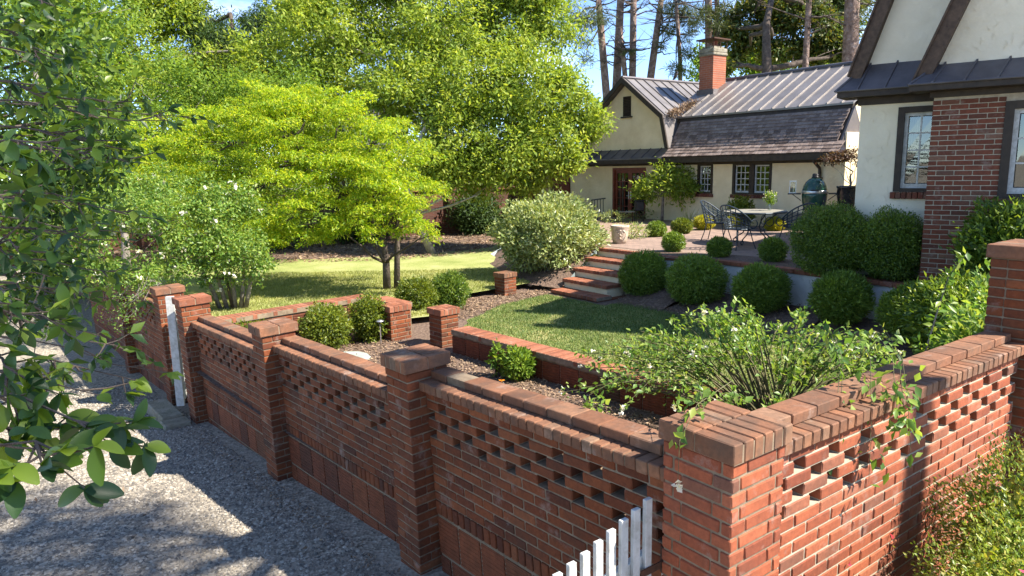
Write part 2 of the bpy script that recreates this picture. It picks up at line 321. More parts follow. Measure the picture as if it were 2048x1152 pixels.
def leaf_geo(P, D, Nn, ln, wd, fold=0.25):
    """P base points, D leaf directions, Nn normals, ln/wd arrays -> folded leaf quads"""
    D = unit(D); Sd = unit(np.cross(D, Nn)); Up = unit(np.cross(Sd, D))
    ln = ln[:, None]; wd = wd[:, None]
    a = P; t = P+D*ln
    m = P+D*ln*0.45
    l = m-Sd*wd*0.5+Up*wd*fold; r = m+Sd*wd*0.5+Up*wd*fold
    V = np.stack([a, r, t, l], 1).reshape(-1, 3); n = len(P)
    i = np.arange(n)[:, None]*4
    F = np.concatenate([i+np.array([[0, 1, 2]]), i+np.array([[0, 2, 3]])], 1).reshape(-1, 3)
    return V, F

def blob_points(blobs, per, clump=0.35, shell=0.75, flat=1.0, nclump=30):
    """leaf points gathered in clumps around the outside of each blob"""
    P = []; O = []
    tot = sum(b[3]**2 for b in blobs)
    for (x, y, z, r) in blobs:
        n = int(per*r*r/tot); nc = max(6, int(nclump))
        d = unit(RNG.normal(size=(nc, 3))); rad = r*(shell+(1-shell)*RNG.random((nc, 1)))*(0.55+0.5*RNG.random((nc, 1)))
        C = np.array([x, y, z])+d*rad*np.array([1, 1, flat])
        k = RNG.integers(0, nc, n); off = RNG.normal(size=(n, 3))*r*clump*np.array([1, 1, flat*0.8])*(0.5+RNG.random((nc, 1)))[k]
        P.append(C[k]+off); O.append(unit(d[k]*0.6+unit(off)))
    return np.concatenate(P), np.concatenate(O)

def foliage(name, P, O, mat, parent, ln, wd, droop=0.2, upn=0.6, rand=0.7, fold=0.2):
    n = len(P)
    D = unit(O*(1-rand*0.5)+RNG.normal(size=(n, 3))*rand+np.array([0, 0, -droop]))
    Nn = unit(np.array([0, 0, upn])+O*(1-upn)+RNG.normal(size=(n, 3))*0.45)
    s = 0.65+0.6*RNG.random(n)
    V, F = leaf_geo(P, D, Nn, ln*s, wd*s*(0.85+0.3*RNG.random(n)), fold)
    return np_mesh(name, V, F, mat, parent)

def wobble(p0, p1, k, amp):
    p0, p1 = Vector(p0), Vector(p1); out = []
    for i in range(k+1):
        t = i/k; j = 0 if i in (0, k) else 1
        out.append(p0.lerp(p1, t)+Vector((random.uniform(-1, 1), random.uniform(-1, 1), random.uniform(-0.6, 0.6)))*amp*j)
    return out

def tree(name, label, base, blobs, mat, per, ln, wd, trunk_top=None, trunk_r=0.15, bark=None, group=None, flat=1.0, clump=0.3, nclump=34, droop=0.2, shell=0.7, limbs=True, upn=0.6, cat='tree', pts=None, limb_r=0.35):
    t = thing(name, label, cat, base, group); bark = bark or MT['bark']
    c = np.mean([b[:3] for b in blobs], axis=0)
    tops = pts or wobble(base, trunk_top or (c[0], c[1], c[2]), 5, 0.12)
    m = MB(); n = len(tops); m.tube(tops, [trunk_r*(1-0.75*i/(n-1)) for i in range(n)], 9); m.build('trunk', bark, t, True)
    if limbs:
        m = MB()
        for (x, y, z, r) in blobs:
            k = min(range(1, n), key=lambda q: (Vector(tops[q])-Vector((x, y, z-0.6))).length+0.3*q/n)
            st = Vector(tops[k]); en = Vector((x, y, z))
            pts2 = wobble(st, en, 4, 0.07*(en-st).length)
            m.tube(pts2, [trunk_r*limb_r*(1-0.8*i/4) for i in range(5)], 5)
            for _ in range(4):
                d = Vector(unit(RNG.normal(size=3)))*r*0.9; d.z = abs(d.z)*0.6
                m.tube(wobble(pts2[random.randint(2, 4)], en+d, 3, 0.06*r), [trunk_r*0.1, trunk_r*0.07, trunk_r*0.05, trunk_r*0.025], 4)
        m.build('limbs', bark, t, True)['kind'] = 'stuff'
    P, O = blob_points(blobs, per, clump, shell, flat, nclump)
    f = foliage('crown', P, O, mat, t, ln, wd, droop, upn); f['kind'] = 'stuff'
    return t

def shrub(name, label, c, rx, rz, mat, n, ln, wd, group=None, rough=0.10, spiky=0.0, core=True, cat='shrub', ry=None, upn=0.3, core_mat=None):
    """clipped or loose mound: leaves pointing outwards from an uneven surface, over a leafy core"""
    x, y, z = c; ry = ry or rx
    t = thing(name, label, cat, (x, y, z), group)
    cz = z+rz*0.95
    d = unit(RNG.normal(size=(n, 3))); ph = RNG.random(6)*6
    wob = 1+rough*(np.sin(d[:, 0]*5+ph[0])*np.sin(d[:, 1]*6+ph[1])+0.7*np.sin(d[:, 2]*8+ph[2]+d[:, 0]*4))+rough*0.6*RNG.normal(size=n)
    rad = wob*(0.80+0.22*RNG.random(n)**0.6); st_ = RNG.random(n) < 0.025; rad[st_] *= 1.0+0.14*RNG.random(st_.sum())
    P = np.array([x, y, cz])+d*rad[:, None]*np.array([rx, ry, rz])
    keep = P[:, 2] > z+0.02; P, d = P[keep], d[keep]
    f = foliage('foliage', P, d+np.array([0, 0, spiky]), mat, t, ln, wd, 0.05, upn, 0.55); f['kind'] = 'stuff'
    m = MB()
    for k in range(5):
        a = k*1.26; m.tube([(x+0.05*math.cos(a), y+0.05*math.sin(a), z-0.03), (x+0.3*rx*math.cos(a), y+0.3*ry*math.sin(a), z+rz*0.6), (x+0.6*rx*math.cos(a), y+0.6*ry*math.sin(a), z+rz*1.2)], [0.014, 0.01, 0.005], 4)
    m.build('stem', MT['bark_dark'], t)
    if core:
        n2 = n//3; d = unit(RNG.normal(size=(n2, 3))); P = np.array([x, y, cz])+d*(0.4+0.38*RNG.random((n2, 1)))*np.array([rx, ry, rz])
        P = P[P[:, 2] > z]; g = foliage('inner_foliage', P, unit(P-np.array([x, y, cz])), mat, t, ln*1.9, wd*2.2, 0.1, 0.3, 0.8); g['kind'] = 'stuff'
    return t

# ------------------------------------------------------------------ bricks
BM = {}
def brick_mesh(dx, dy, dz, mat):
    var = random.randint(0, 2); key = (round(dx, 3), round(dy, 3), round(dz, 3), mat.name, var)
    if key in BM: return BM[key]
    rs = random.Random(hash(key[:3])+var); ch = min(0.005, dx*0.12, dz*0.12)
    v = []; f = []
    hx, hy, hz = dx/2, dy/2, dz/2; j = lambda: rs.uniform(-0.0012, 0.0012)
    idx = {}
    for sx in (-1, 1):
        for sy in (-1, 1):
            for sz in (-1, 1):
                for ax in range(3):
                    p = [sx*(hx-(ch if ax != 0 else 0)), sy*(hy-(ch if ax != 1 else 0)), sz*(hz-(ch if ax != 2 else 0))]
                    idx[(sx, sy, sz, ax)] = len(v); v.append((p[0]+j(), p[1]+j(), p[2]+j()))
    I = lambda a, b, c, ax: idx[(a, b, c, ax)]
    for s in (-1, 1):
        f.append([I(s, -1, -1, 0), I(s, 1, -1, 0), I(s, 1, 1, 0), I(s, -1, 1, 0)][::s])
        f.append([I(-1, s, -1, 1), I(-1, s, 1, 1), I(1, s, 1, 1), I(1, s, -1, 1)][::s])
        f.append([I(-1, -1, s, 2), I(1, -1, s, 2), I(1, 1, s, 2), I(-1, 1, s, 2)][::s])
    for a in (-1, 1):
        for b in (-1, 1):
            f.append([I(a, b, -1, 0), I(a, b, 1, 0), I(a, b, 1, 1), I(a, b, -1, 1)][::-a*b])
            f.append([I(a, -1, b, 0), I(a, 1, b, 0), I(a, 1, b, 2), I(a, -1, b, 2)][::a*b])
            f.append([I(-1, a, b, 1), I(1, a, b, 1), I(1, a, b, 2), I(-1, a, b, 2)][::-a*b])
            for c in (-1, 1):
                t = [I(a, b, c, 0), I(a, b, c, 1), I(a, b, c, 2)]; f.append(t[::a*b*c])
    me = bpy.data.meshes.new('brick'); me.from_pydata(v, [], [tuple(q) for q in f]); me.materials.append(mat); BM[key] = me
    return me

class Frame:
    """origin + axes: u along, n outward, w up"""
    def __init__(s, O, u, n, w=(0, 0, 1)):
        s.O = Vector(O); s.u = Vector(u).normalized(); w = Vector(w)
        s.w = (w-s.u*w.dot(s.u)).normalized(); s.n = s.u.cross(s.w)
        if s.n.dot(Vector(n)) < 0: s.n = -s.n
        s.M = Matrix((s.u, s.n, s.w)).transposed() if s.u.cross(s.n).dot(s.w) > 0 else Matrix((-s.u, s.n, s.w)).transposed()
    def P(s, a, t, h): return s.O+s.u*a+s.n*t+s.w*h
    def brick(s, parent, a, t, h, da, dt, dh, mat, name='brick', jit=0.0015):
        me = brick_mesh(da, dt, dh, mat); o = bpy.data.objects.new(name, me); COL.objects.link(o); o.parent = parent
        p = s.P(a, t+random.uniform(-jit, jit), h)-ORG[parent]
        rot = Matrix.Rotation(random.uniform(-0.006, 0.006), 3, 'Z') @ Matrix.Rotation(random.uniform(-0.005, 0.005), 3, 'Y')
        m4 = (s.M @ rot).to_4x4(); m4.translation = p; o.matrix_basis = m4; return o
    def box(s, mb, a0, a1, t0, t1, h0, h1):
        mb.obox(s.P((a0+a1)/2, (t0+t1)/2, (h0+h1)/2), s.u*(a1-a0)/2, s.n*(t1-t0)/2, s.w*(h1-h0)/2); return mb

BL, BH, BT, JT = 0.203, 0.057, 0.095, 0.011
PC = BH+JT
def course(fr, th, length, h, mat, parent, offset, t=-BT/2, hb=BH, a0=0.0):
    a = a0-offset
    while a < a0+length-0.02:
        s, e = max(a, a0), min(a+BL, a0+length)
        if e-s > 0.03: fr.brick(parent, (s+e)/2, t, h, e-s, BT, hb, mat)
        a += BL+JT

def wall_bay(name, label, O, E, n, w, mat, plain, tiles, holes=True, ledge_mat=None, cat='wall', mort='mortar', gap=None, group=None):
    """pierced garden wall bay; O, E = outer face ends at ledge-underside level"""
    O, E = Vector(O), Vector(E); fr = Frame(O, E-O, n, w); ln = (E-O).length
    depth = PC*(1+(4 if holes else 0)+plain)+(0.12+0.30*tiles if tiles else 0)
    t = thing(name, label, cat, (O+E)/2-Vector((0, 0, depth)), group); mo = MB(); lm = ledge_mat or MT['brick_cap']
    h = 0.0
    course(fr, t, ln, h-PC/2, mat, t, 0.1); fr.box(mo, 0, ln, -BT+0.006, -0.007, h-PC, h); h -= PC
    if holes:
        pit = BL+0.092
        for i in range(4):
            a = -(pit/2 if i % 2 else 0)-0.05
            while a < ln:
                s, e = max(a, 0), min(a+BL, ln)
                if e-s > 0.03:
                    fr.brick(t, (s+e)/2, -0.09, h-PC/2, e-s, 0.18, BH, mat)
                    fr.box(mo, s+0.004, e-0.004, -0.175, -0.006, h-PC, h)
                a += pit
            h -= PC
    hp = h
    for i in range(plain):
        course(fr, t, ln, h-PC/2, mat, t, (0.107 if i % 2 else 0.0)+0.03); h -= PC
    fr.box(mo, 0, ln, -BT+0.006, -0.007, h, hp-0.001)
    if tiles:
        a = 0; h0 = h
        while a < ln-0.02:
            e = min(a+0.062, ln); fr.brick(t, (a+e)/2, -BT/2+0.002, h-0.055, e-a, BT, 0.1, MT['brick']); a += 0.073
        h -= 0.12
        for r in range(tiles):
            a = -0.13*(r % 2); hh = 0.29
            while a < ln-0.03:
                s, e = max(a, 0), min(a+0.25, ln)
                if e-s > 0.04: tile(fr, t, s, e, h-hh, h-0.012)
                a += 0.268
            h -= 0.30
        fr.box(mo, 0, ln, -BT+0.006, -0.011, h, h0-0.001)
    mo.build('mortar', MT[mort], t)
    a = 0
    while a < ln-0.02:                                   # projecting rowlock ledge
        e = min(a+0.066, ln); fr.brick(t, (a+e)/2, -0.045, 0.036, e-a, 0.18, 0.066, lm, jit=0.003); a += 0.074
    mo = MB(); fr.box(mo, 0, ln, -0.13, 0.035, 0.006, 0.062); fr.box(mo, 0, ln, -0.19, -0.066, 0.066, 0.118); mo.build('bedding', MT[mort], t)
    a = 0; k = 0
    while a < ln-0.02:                                   # coping bricks on top
        e = min(a+0.2, ln); k += 1
        if e-a > 0.05 and not (gap and gap[0] < a < gap[1]):
            fr.brick(t, (a+e)/2, -0.13, 0.098, e-a, 0.15, 0.055, lm, jit=0.004)
        a += 0.208
    return t, fr

TM = {}
def tile(fr, parent, s, e, h0, h1):
    """ribbed terracotta facing tile: a slab with raised horizontal ribs"""
    key = (round(e-s, 2), round(h1-h0, 2))
    if key not in TM:
        dx, dz = e-s, h1-h0; m = MB(); k = 9
        prof = [(-0.035, -dz/2)]
        for i in range(k):
            z0 = -dz/2+dz*i/k; prof += [(0.0, z0+0.1*dz/k), (0.0, z0+0.55*dz/k), (-0.005, z0+0.68*dz/k), (-0.005, z0+0.97*dz/k)]
        prof += [(-0.035, dz/2)]
        m.prism([(-dx/2, y, z) for y, z in prof], (dx, 0, 0))
        me = bpy.data.meshes.new('tile'); me.from_pydata(m.v, [], m.f); me.materials.append(MT['tile']); TM[key] = me
    o = bpy.data.objects.new('tile', TM[key]); COL.objects.link(o); o.parent = parent
    m4 = fr.M.to_4x4(); m4.translation = fr.P((s+e)/2, random.uniform(-0.003, 0.002), (h0+h1)/2)-ORG[parent]; o.matrix_basis = m4

def pier(name, label, A, u, n, w, su, sn, ztop, zbase, mat, capmat, cap=0.025, group=None, mort='mortar', caph=0.09):
    """A = outer corner (xy) at start of u; u along the wall face, n outward"""
    u, n = Vector((*u, 0)).normalized(), Vector((*n, 0)).normalized()
    fr = Frame((A[0], A[1], zbase), u, n, w); H = ztop-zbase-caph; k = int(H/PC)+1; hgt = H/k
    t = thing(name, label, 'pier', fr.P(su/2, -sn/2, 0), group)
    mo = MB(); fr.box(mo, 0.007, su-0.007, -sn+0.007, -0.007, -0.05, H); mo.build('mortar', MT[mort], t)
    T = 0.1
    for i in range(k):
        h = (i+0.5)*hgt; hb = hgt-JT; fl = i % 2
        for side in range(4):
            run = (su if side % 2 == 0 else sn)-T-JT/2
            segs = [run] if run < 0.25 else ([BL, run-BL-JT] if fl else [run-BL-JT, BL])
            a = 0 if not fl else T+JT/2
            for sg in segs:
                if sg > 0.02:
                    c = a+sg/2
                    if side == 0: fr.brick(t, c, -T/2, h, sg, T, hb, mat)
                    elif side == 1: fr.brick(t, su-T/2, -c, h, T, sg, hb, mat)
                    elif side == 2: fr.brick(t, su-c, -sn+T/2, h, sg, T, hb, mat)
                    else: fr.brick(t, T/2, -sn+c, h, T, sg, hb, mat)
                a += sg+JT
    mo = MB(); fr.box(mo, -cap+0.008, su+cap-0.008, -sn-cap+0.008, cap-0.008, H+0.004, H+caph-0.008); mo.build('cap_bedding', MT[mort], t)
    nb = max(3, round((su+2*cap)/0.074)); pw = (su+2*cap)/nb; dl = (sn+2*cap)/2
    for r in range(2):
        for i in range(nb):
            fr.brick(t, -cap+pw*(i+0.5), cap-dl*(r+0.5), H+caph/2+0.004, pw-0.007, dl-0.007, caph, capmat, jit=0.003)
    return t, fr

# ------------------------------------------------------------------ ground
def sheet(name, poly, mat, kind='structure', label=None):
    """poly of (x, y, z) points, one n-gon"""
    me = bpy.data.meshes.new(name); me.from_pydata([tuple(p) for p in poly], [], [tuple(range(len(poly)))]); me.materials.append(mat)
    o = link(name, me); tag(o, label, None, None, kind); return o

def ragged(poly, step=0.15, amp=0.05):
    out = []; rs = random.Random(len(poly)*7)
    for i in range(len(poly)):
        a, b = Vector(poly[i]), Vector(poly[(i+1) % len(poly)]); n = max(1, int((b-a).length/step)); d = (b-a).normalized(); q = Vector((-d.y, d.x))
        for k in range(n): p = a.lerp(b, k/n)+q*rs.uniform(-amp, amp); out.append((p.x, p.y))
    return out
def z3(pts, z): return [(x, y, z) for x, y in pts]
WD = Vector((-0.635, 0.772, 0)); WN = Vector((-0.772, -0.635, 0))       # left wall: along (away), outward
RD = Vector((0.807, 0.590, 0)); RN = Vector((0.590, -0.807, 0))         # right wall: along (away), outward

def drive_z(x, y):
    s = (x+0.61)*WD.x+(y-4.65)*WD.y
    return -0.068*max(-9.0, min(s, 9.0)) if s < 9 else -0.612
def drive_mesh():
    V = []; F = []
    xs = np.concatenate([[-300, -120, -60], np.arange(-30, 14.01, 0.5), [30, 60, 120, 300]]); ys = np.concatenate([[-300, -100, -40], np.arange(-12, 40.01, 0.5), [60, 120, 300]])
    inside = lambda x, y: (x-0.85)*WN.x+(y-2.9)*WN.y < -1.2 and (x-1.0)*RN.x+(y-2.95)*RN.y < -1.2
    idx = {}
    for i in range(len(xs)-1):
        for j in range(len(ys)-1):
            q = [(xs[i], ys[j]), (xs[i+1], ys[j]), (xs[i+1], ys[j+1]), (xs[i], ys[j+1])]
            if all(inside(*p) for p in q): continue
            f = []
            for p in q:
                if p not in idx: idx[p] = len(V); V.append((p[0], p[1], drive_z(*p)))
                f.append(idx[p])
            F.append(f)
    return np.array(V), np.array(F)
V, F = drive_mesh(); o = np_mesh('driveway', V, F, MT['gravel']); o['kind'] = 'structure'

beds = [(1.0, 3.12), (3.3, 4.8), (4.4, 4.4), (9, 5), (9, 9), (5.80, 9.75), (5.42, 10.45), (4.77, 11.53), (3.95, 12.78), (2.35, 14.0), (2.3, 16.0), (-3.0, 15.5), (-3.2, 12.0), (-2.9, 10.8), (-4.35, 9.1), (-2.26, 6.62), (-0.55, 4.72)]
sheet('garden_bed', z3(beds, 0.33), MT['soil'])
lawn_poly = [(-0.8, 9.95), (2.55, 6.2), (3.3, 6.1), (4.3, 7.2), (4.75, 8.5), (4.35, 9.4), (3.9, 10.3), (3.2, 11.3), (2.5, 12.5), (2.0, 12.9), (1.7, 12.7), (0.7, 14.0), (-0.2, 13.0), (-0.75, 11.7)]
sheet('lower_lawn', z3(ragged(lawn_poly, 0.12, 0.05), 0.336), MT['lawn'])
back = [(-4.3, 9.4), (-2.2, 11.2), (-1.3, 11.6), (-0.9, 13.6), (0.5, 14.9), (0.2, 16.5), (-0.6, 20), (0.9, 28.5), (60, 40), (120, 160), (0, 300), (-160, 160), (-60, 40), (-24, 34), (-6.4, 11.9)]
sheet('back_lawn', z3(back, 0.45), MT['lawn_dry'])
sheet('shade_toned_litter_bed', z3(ragged([(-11, 19.6), (-6.5, 19.6), (-3.0, 20.0), (-0.8, 21.5), (0.2, 24), (0.9, 28), (-8, 26.4), (-16, 24)], 0.3, 0.12), 0.456), MT['soil'])  # leaf litter in dark soil colour, tree shade painted into the sheet
terr = [(5.73, 9.67), (5.34, 10.38), (4.69, 11.46), (3.86, 12.7), (2.40, 13.83), (2.75, 14.3), (1.95, 15.4), (1.4, 16.3), (1.1, 18.0), (1.3, 21.0), (2.0, 24.2), (2.5, 26.1), (3.3, 25.0), (8.5, 17.9), (14, 20), (14, 10), (9, 8)]
sheet('upper_terrace', z3(terr, 1.12), MT['pinestraw'])
m = MB(); lo = [(1.0, 14.3), (0.4, 14.6), (-0.3, 16.2), (-0.6, 18.0), (-0.4, 21), (0.4, 24.6), (1.6, 27.4)]
hi = [(1.9, 15.35), (1.95, 15.4), (1.4, 16.3), (1.1, 18.0), (1.3, 21.0), (2.0, 24.2), (2.5, 26.1)]
for i in range(len(lo)-1): m.quad((*lo[i], 0.40), (*lo[i+1], 0.44), (*hi[i+1], 1.121), (*hi[i], 1.121))
o = m.build('planted_bank', MT['soil']); o['kind'] = 'structure'
patio = [(2.1, 15.5), (2.95, 14.35), (4.3, 13.6), (5.3, 12.5), (7.2, 12.0), (9.5, 16.2), (8.3, 17.2), (6.2, 19.6), (4.6, 18.2), (3.6, 17.2), (2.6, 17.0)]
sheet('patio', z3(patio, 1.126), MT['paver'])
sheet('patio_border', z3([(2.80, 13.95), (3.2, 13.5), (4.0, 12.8), (4.82, 11.55), (5.47, 10.46), (5.95, 9.8), (7.5, 11.5), (7.2, 12.0), (5.3, 12.5), (4.3, 13.6), (2.95, 14.35)], 1.130), MT['soil'])
m = MB()                                                     # mulch mound along the retaining wall
mp = [(5.3, 9.3), (4.75, 10.5), (4.0, 11.6), (3.1, 12.5), (2.2, 13.3)]; mq = [(5.85, 9.7), (5.45, 10.4), (4.8, 11.5), (3.9, 12.75), (2.3, 13.95)]
me_ = [(4.5, 8.8), (4.1, 9.9), (3.4, 11.0), (2.6, 12.1), (1.85, 12.95)]
for i in range(4):
    m.quad((*me_[i], 0.338), (*mp[i], 0.52), (*mp[i+1], 0.52-0.03*(i+1)), (*me_[i+1], 0.338)); m.quad((*mp[i], 0.52), (*mq[i], 0.57), (*mq[i+1], 0.54), (*mp[i+1], 0.52-0.03*(i+1)))
m.quad((4.5, 8.8, 0.338), (5.6, 7.6, 0.36), (7.5, 8.6, 0.55), (5.3, 9.3, 0.52)); m.quad((5.3, 9.3, 0.52), (7.5, 8.6, 0.55), (7.5, 9.5, 0.57), (5.85, 9.7, 0.57))
o = m.build('mulch_mound', MT['soil']); o['kind'] = 'structure'

# ------------------------------------------------------------------ street-side brick walls
TILT = Vector((0, 0, 1))+WN*0.030
A3, A2, A1, A0 = (-0.70, 4.65), (-2.40, 6.64), (-4.22, 8.86), (-5.02, 9.86)
CP = (0.885, 2.68)
pier('brick_pier', 'massive corner pier with overhanging stained brick cap, beside the white picket gate', CP, RD.xy, RN.xy, (0, 0, 1), 0.37, 0.37, 1.775, 0.10, MT['brick_orange'], MT['brick_cap'], 0.022)
pier('brick_pier', 'leaning brick pier with crumbling cap corner, next along from the corner pier', Vector(A3)+Vector((0, 0)), WD.xy, WN.xy, TILT, 0.29, 0.34, 1.605, -0.06, MT['brick'], MT['brick_cap'])
pier('brick_pier', 'leaning brick pier between the two narrow wall bays, cap lit on its right end', A2, WD.xy, WN.xy, TILT, 0.29, 0.34, 1.41, -0.2, MT['brick'], MT['brick_cap'])
pier('brick_pier', 'gate pier on the near side of the tall white gate', A1, WD.xy, WN.xy, TILT, 0.30, 0.36, 1.30, -0.42, MT['brick'], MT['brick_red_cap'])
pier('brick_pier', 'gate pier on the far side of the tall white gate, under the rose leaves', A0, WD.xy, WN.xy, TILT, 0.30, 0.36, 1.28, -0.5, MT['brick'], MT['brick_cap'])
INW = -WN*0.10
def on_line(A, s): return Vector((A[0], A[1], 0))+WD*s+INW
b3e = Vector((CP[0], CP[1], 0))+WD*0.36+INW*0.7
wall_bay('brick_wall', 'brick wall bay between corner pier and next pier, picket gate in front', on_line(A3, 0)+Vector((0, 0, 1.375)), b3e+Vector((0, 0, 1.475)), WN, TILT, MT['brick'], 7, 2, gap=(0.18, 0.4))
wall_bay('brick_wall', 'pierced brick wall bay, middle one of the three left of the corner pier', on_line(A2, 0)+Vector((0, 0, 1.155)), on_line(A3, 0.29)+Vector((0, 0, 1.20)), WN, TILT, MT['brick'], 6, 2)
wall_bay('brick_wall', 'pierced brick wall bay adjoining the gate pier, above the doorstep', on_line(A1, 0)+Vector((0, 0, 0.93)), on_line(A2, 0.29)+Vector((0, 0, 1.02)), WN, TILT, MT['brick'], 7, 2)
F1 = (A0[0]+WD.x*2.9, A0[1]+WD.y*2.9)
wall_bay('brick_wall', 'brick wall bay beyond the tall white gate, half hidden by leaves', on_line(F1, 0)+Vector((0, 0, 0.86)), on_line(A0, 0.30)+Vector((0, 0, 0.92)), WN, TILT, MT['brick'], 8, 2)
pier('brick_pier', 'far brick pier behind the overhanging glossy leaves', F1, WD.xy, WN.xy, TILT, 0.30, 0.36, 1.18, -0.62, MT['brick'], MT['brick_cap'])
F2 = (F1[0]+WD.x*4.2, F1[1]+WD.y*4.2)
wall_bay('brick_wall', 'farthest brick wall bay at the left edge of the picture', on_line(F2, 0)+Vector((0, 0, 0.70)), on_line(F1, 0.30)+Vector((0, 0, 0.82)), WN, TILT, MT['brick'], 9, 2)
rs = Vector((*CP, 0))+RD*0.37-RN*0.045
wall_bay('brick_wall', 'sunlit orange brick wall with checkered openings right of the corner pier', rs+Vector((0, 0, 1.615)), Vector((3.40, 4.55, 1.60)), RN, (0, 0, 1), MT['brick_orange'], 17, 0, mort='mortar_pale')
pier('brick_pier', 'tall brick pier at the right edge with a slot and stone-dark cap', (3.55, 4.44), RD.xy, RN.xy, (0, 0, 1), 0.45, 0.42, 2.31, 0.2, MT['brick'], MT['brick_cap'])

# inner low walls
LD = Vector((0.66, -0.75, 0)).normalized(); LN = Vector((-0.75, -0.66, 0)).normalized()
def low_wall(name, label, a, b, n, ztop, zbase, capmat, cap_d=0.30, tiles=True):
    a, b, n = Vector((*a, 0)), Vector((*b, 0)), Vector(n); fr = Frame(a+Vector((0, 0, zbase)), b-a, n); ln = (b-a).length; H = ztop-zbase
    t = thing(name, label, 'wall', (a+b)/2+Vector((0, 0, zbase)))
    mo = MB(); fr.box(mo, 0, ln, -cap_d+0.04, -0.012, -0.1, H-0.075); mo.build('mortar', MT['mortar'], t)
    x = 0
    while x < ln-0.03:
        e = min(x+0.29, ln); h1 = H-0.10; h0 = max(h1-0.30, -0.05); m_ = MB(); tile(fr, t, x, e, h0, h1); x += 0.305
    mo = MB(); fr.box(mo, 0, ln, -cap_d+0.012, 0.012, H-0.075, H-0.006); mo.build('bedding', MT['mortar'], t)
    x = 0
    while x < ln-0.02:
        e = min(x+0.068, ln); fr.brick(t, (x+e)/2, -cap_d/2+0.01, H-0.036, e-x, cap_d, 0.07, capmat, jit=0.004); x += 0.076
    return t
low_wall('low_garden_wall', 'low tile-faced retaining wall with brick cap between mulch bed and lower lawn', (-0.86, 9.62), (2.42, 5.90), LN, 0.67, 0.33, MT['brick_red_cap'])
low_wall('low_garden_wall', 'low tile wall with sunlit brick cap in front of the sunny back lawn', (-4.15, 9.36), (-2.28, 11.12), (0.686, -0.727, 0), 0.90, 0.30, MT['brick_red_cap'])
low_wall('low_garden_wall', 'short shaded brick-capped wall running from the planter corner to the path pier', (-2.28, 11.12), (-1.78, 10.55), (-0.75, -0.66, 0), 0.86, 0.30, MT['brick_red_cap'])
pier('brick_pier', 'low brick pier left of the garden path, sunny front face', (-1.84, 10.32), (0.75, 0.66), (0.66, -0.75), (0, 0, 1), 0.36, 0.30, 0.86, 0.05, MT['brick'], MT['brick_red_cap'], 0.02)
pier('brick_pier', 'low brick pier right of the garden path at the end of the tile wall', (-1.03, 9.86), (0.75, 0.66), (0.66, -0.75), (0, 0, 1), 0.31, 0.31, 0.89, 0.05, MT['brick'], MT['brick_red_cap'], 0.025)
pier('brick_pier', 'small shaded brick pier on the lawn edge below the silvery bush', (-0.15, 13.95), (0.75, 0.66), (0.66, -0.75), (0, 0, 1), 0.32, 0.32, 0.78, 0.25, MT['brick'], MT['brick_cap'], 0.02)
# path steps
for (x, y, z, lab) in [(-1.62, 10.22, 0.33, 'upper brick-edged path step between the two low piers'), (-1.95, 9.78, 0.2, 'lower brick path step beside the solar lamp')]:
    t = thing('path_step', lab, 'step', (x, y, z-0.2)); fr = Frame((x, y, z-0.2), (0.75, 0.66, 0), (0.66, -0.75, 0))
    mo = MB(); fr.box(mo, -0.36, 0.4, -0.5, 0.14, 0, 0.16); mo.build('bedding', MT['flag'], t)
    for i in range(10): fr.brick(t, -0.34+i*0.074, 0.06, 0.15, 0.066, 0.2, 0.09, MT['brick_red_cap'])
    for i in range(4): fr.brick(t, -0.26+i*0.2, 0.12, 0.06, 0.19, 0.09, 0.08, MT['brick'])
for i, (x, y, r) in enumerate([(-2.3, 9.35, 0.34), (-2.75, 8.75, 0.3)]):
    m = MB(); pts = [(x+r*random.uniform(0.8, 1.1)*math.cos(a), y+r*random.uniform(0.75, 1.05)*math.sin(a), 0.33) for a in [k*math.pi/5 for k in range(10)]]
    m.prism(pts, (0, 0, 0.04)); tag(m.build('stepping_stone', MT['flag'], bevel=0.01), ['grey-green flat stepping stone below the path steps', 'grey-green stepping stone nearer the white gate'][i], 'stone')

# retaining wall of the terrace
RW = [(2.28, 13.92), (3.05, 13.42), (3.86, 12.7), (4.69, 11.46), (5.34, 10.38), (5.73, 9.67)]
t = thing('retaining_wall', 'curved white trowelled retaining wall with brick cap behind the clipped box balls', 'wall', (4.2, 12.0, 0.3))
m = MB(); mc = MB()
for i in range(len(RW)-1):
    a, b = Vector((*RW[i], 0)), Vector((*RW[i+1], 0)); d = (b-a).normalized(); n = Vector((d.y, -d.x, 0)); n = n if n.dot(-a) > 0 else -n
    fr = Frame(a+Vector((0, 0, 0.3)), d, n); ln = (b-a).length
    fr.box(m, -0.02, ln+0.02, -0.2, -0.02-0.001*i, 0, 0.755+0.001*i)
    fr.box(mc, 0, ln, -0.2, -0.004, 0.76, 0.822)
    x = 0
    while x < ln-0.02:
        e = min(x+0.2, ln); fr.brick(t, (x+e)/2, -0.09, 0.80, e-x, 0.21, 0.07, MT['brick_red_cap']); x += 0.208
m.build('wall_face', MT['stucco_grey'], t); mc.build('bedding', MT['mortar'], t)
# raised trowel marks
m = MB()
for k in range(60):
    i = random.randint(1, 4); a, b = Vector((*RW[i], 0)), Vector((*RW[i+1], 0)); d = (b-a).normalized(); n = Vector((d.y, -d.x, 0)); n = n if n.dot(-a) > 0 else -n
    p = a.lerp(b, random.random())+n*(-0.019)+Vector((0, 0, random.uniform(0.5, 1.0))); g = (d*random.uniform(-1, 1)+Vector((0, 0, random.uniform(0.3, 1)))).normalized()
    q = p+g*random.uniform(0.05, 0.14)
    if q.z < 1.04: m.tube([p, p.lerp(q, 0.5)+n*0.006, q], [0.002, 0.006, 0.002], 5)
m.build('trowel_marks', MT['stucco_grey'], t)['kind'] = 'stuff'

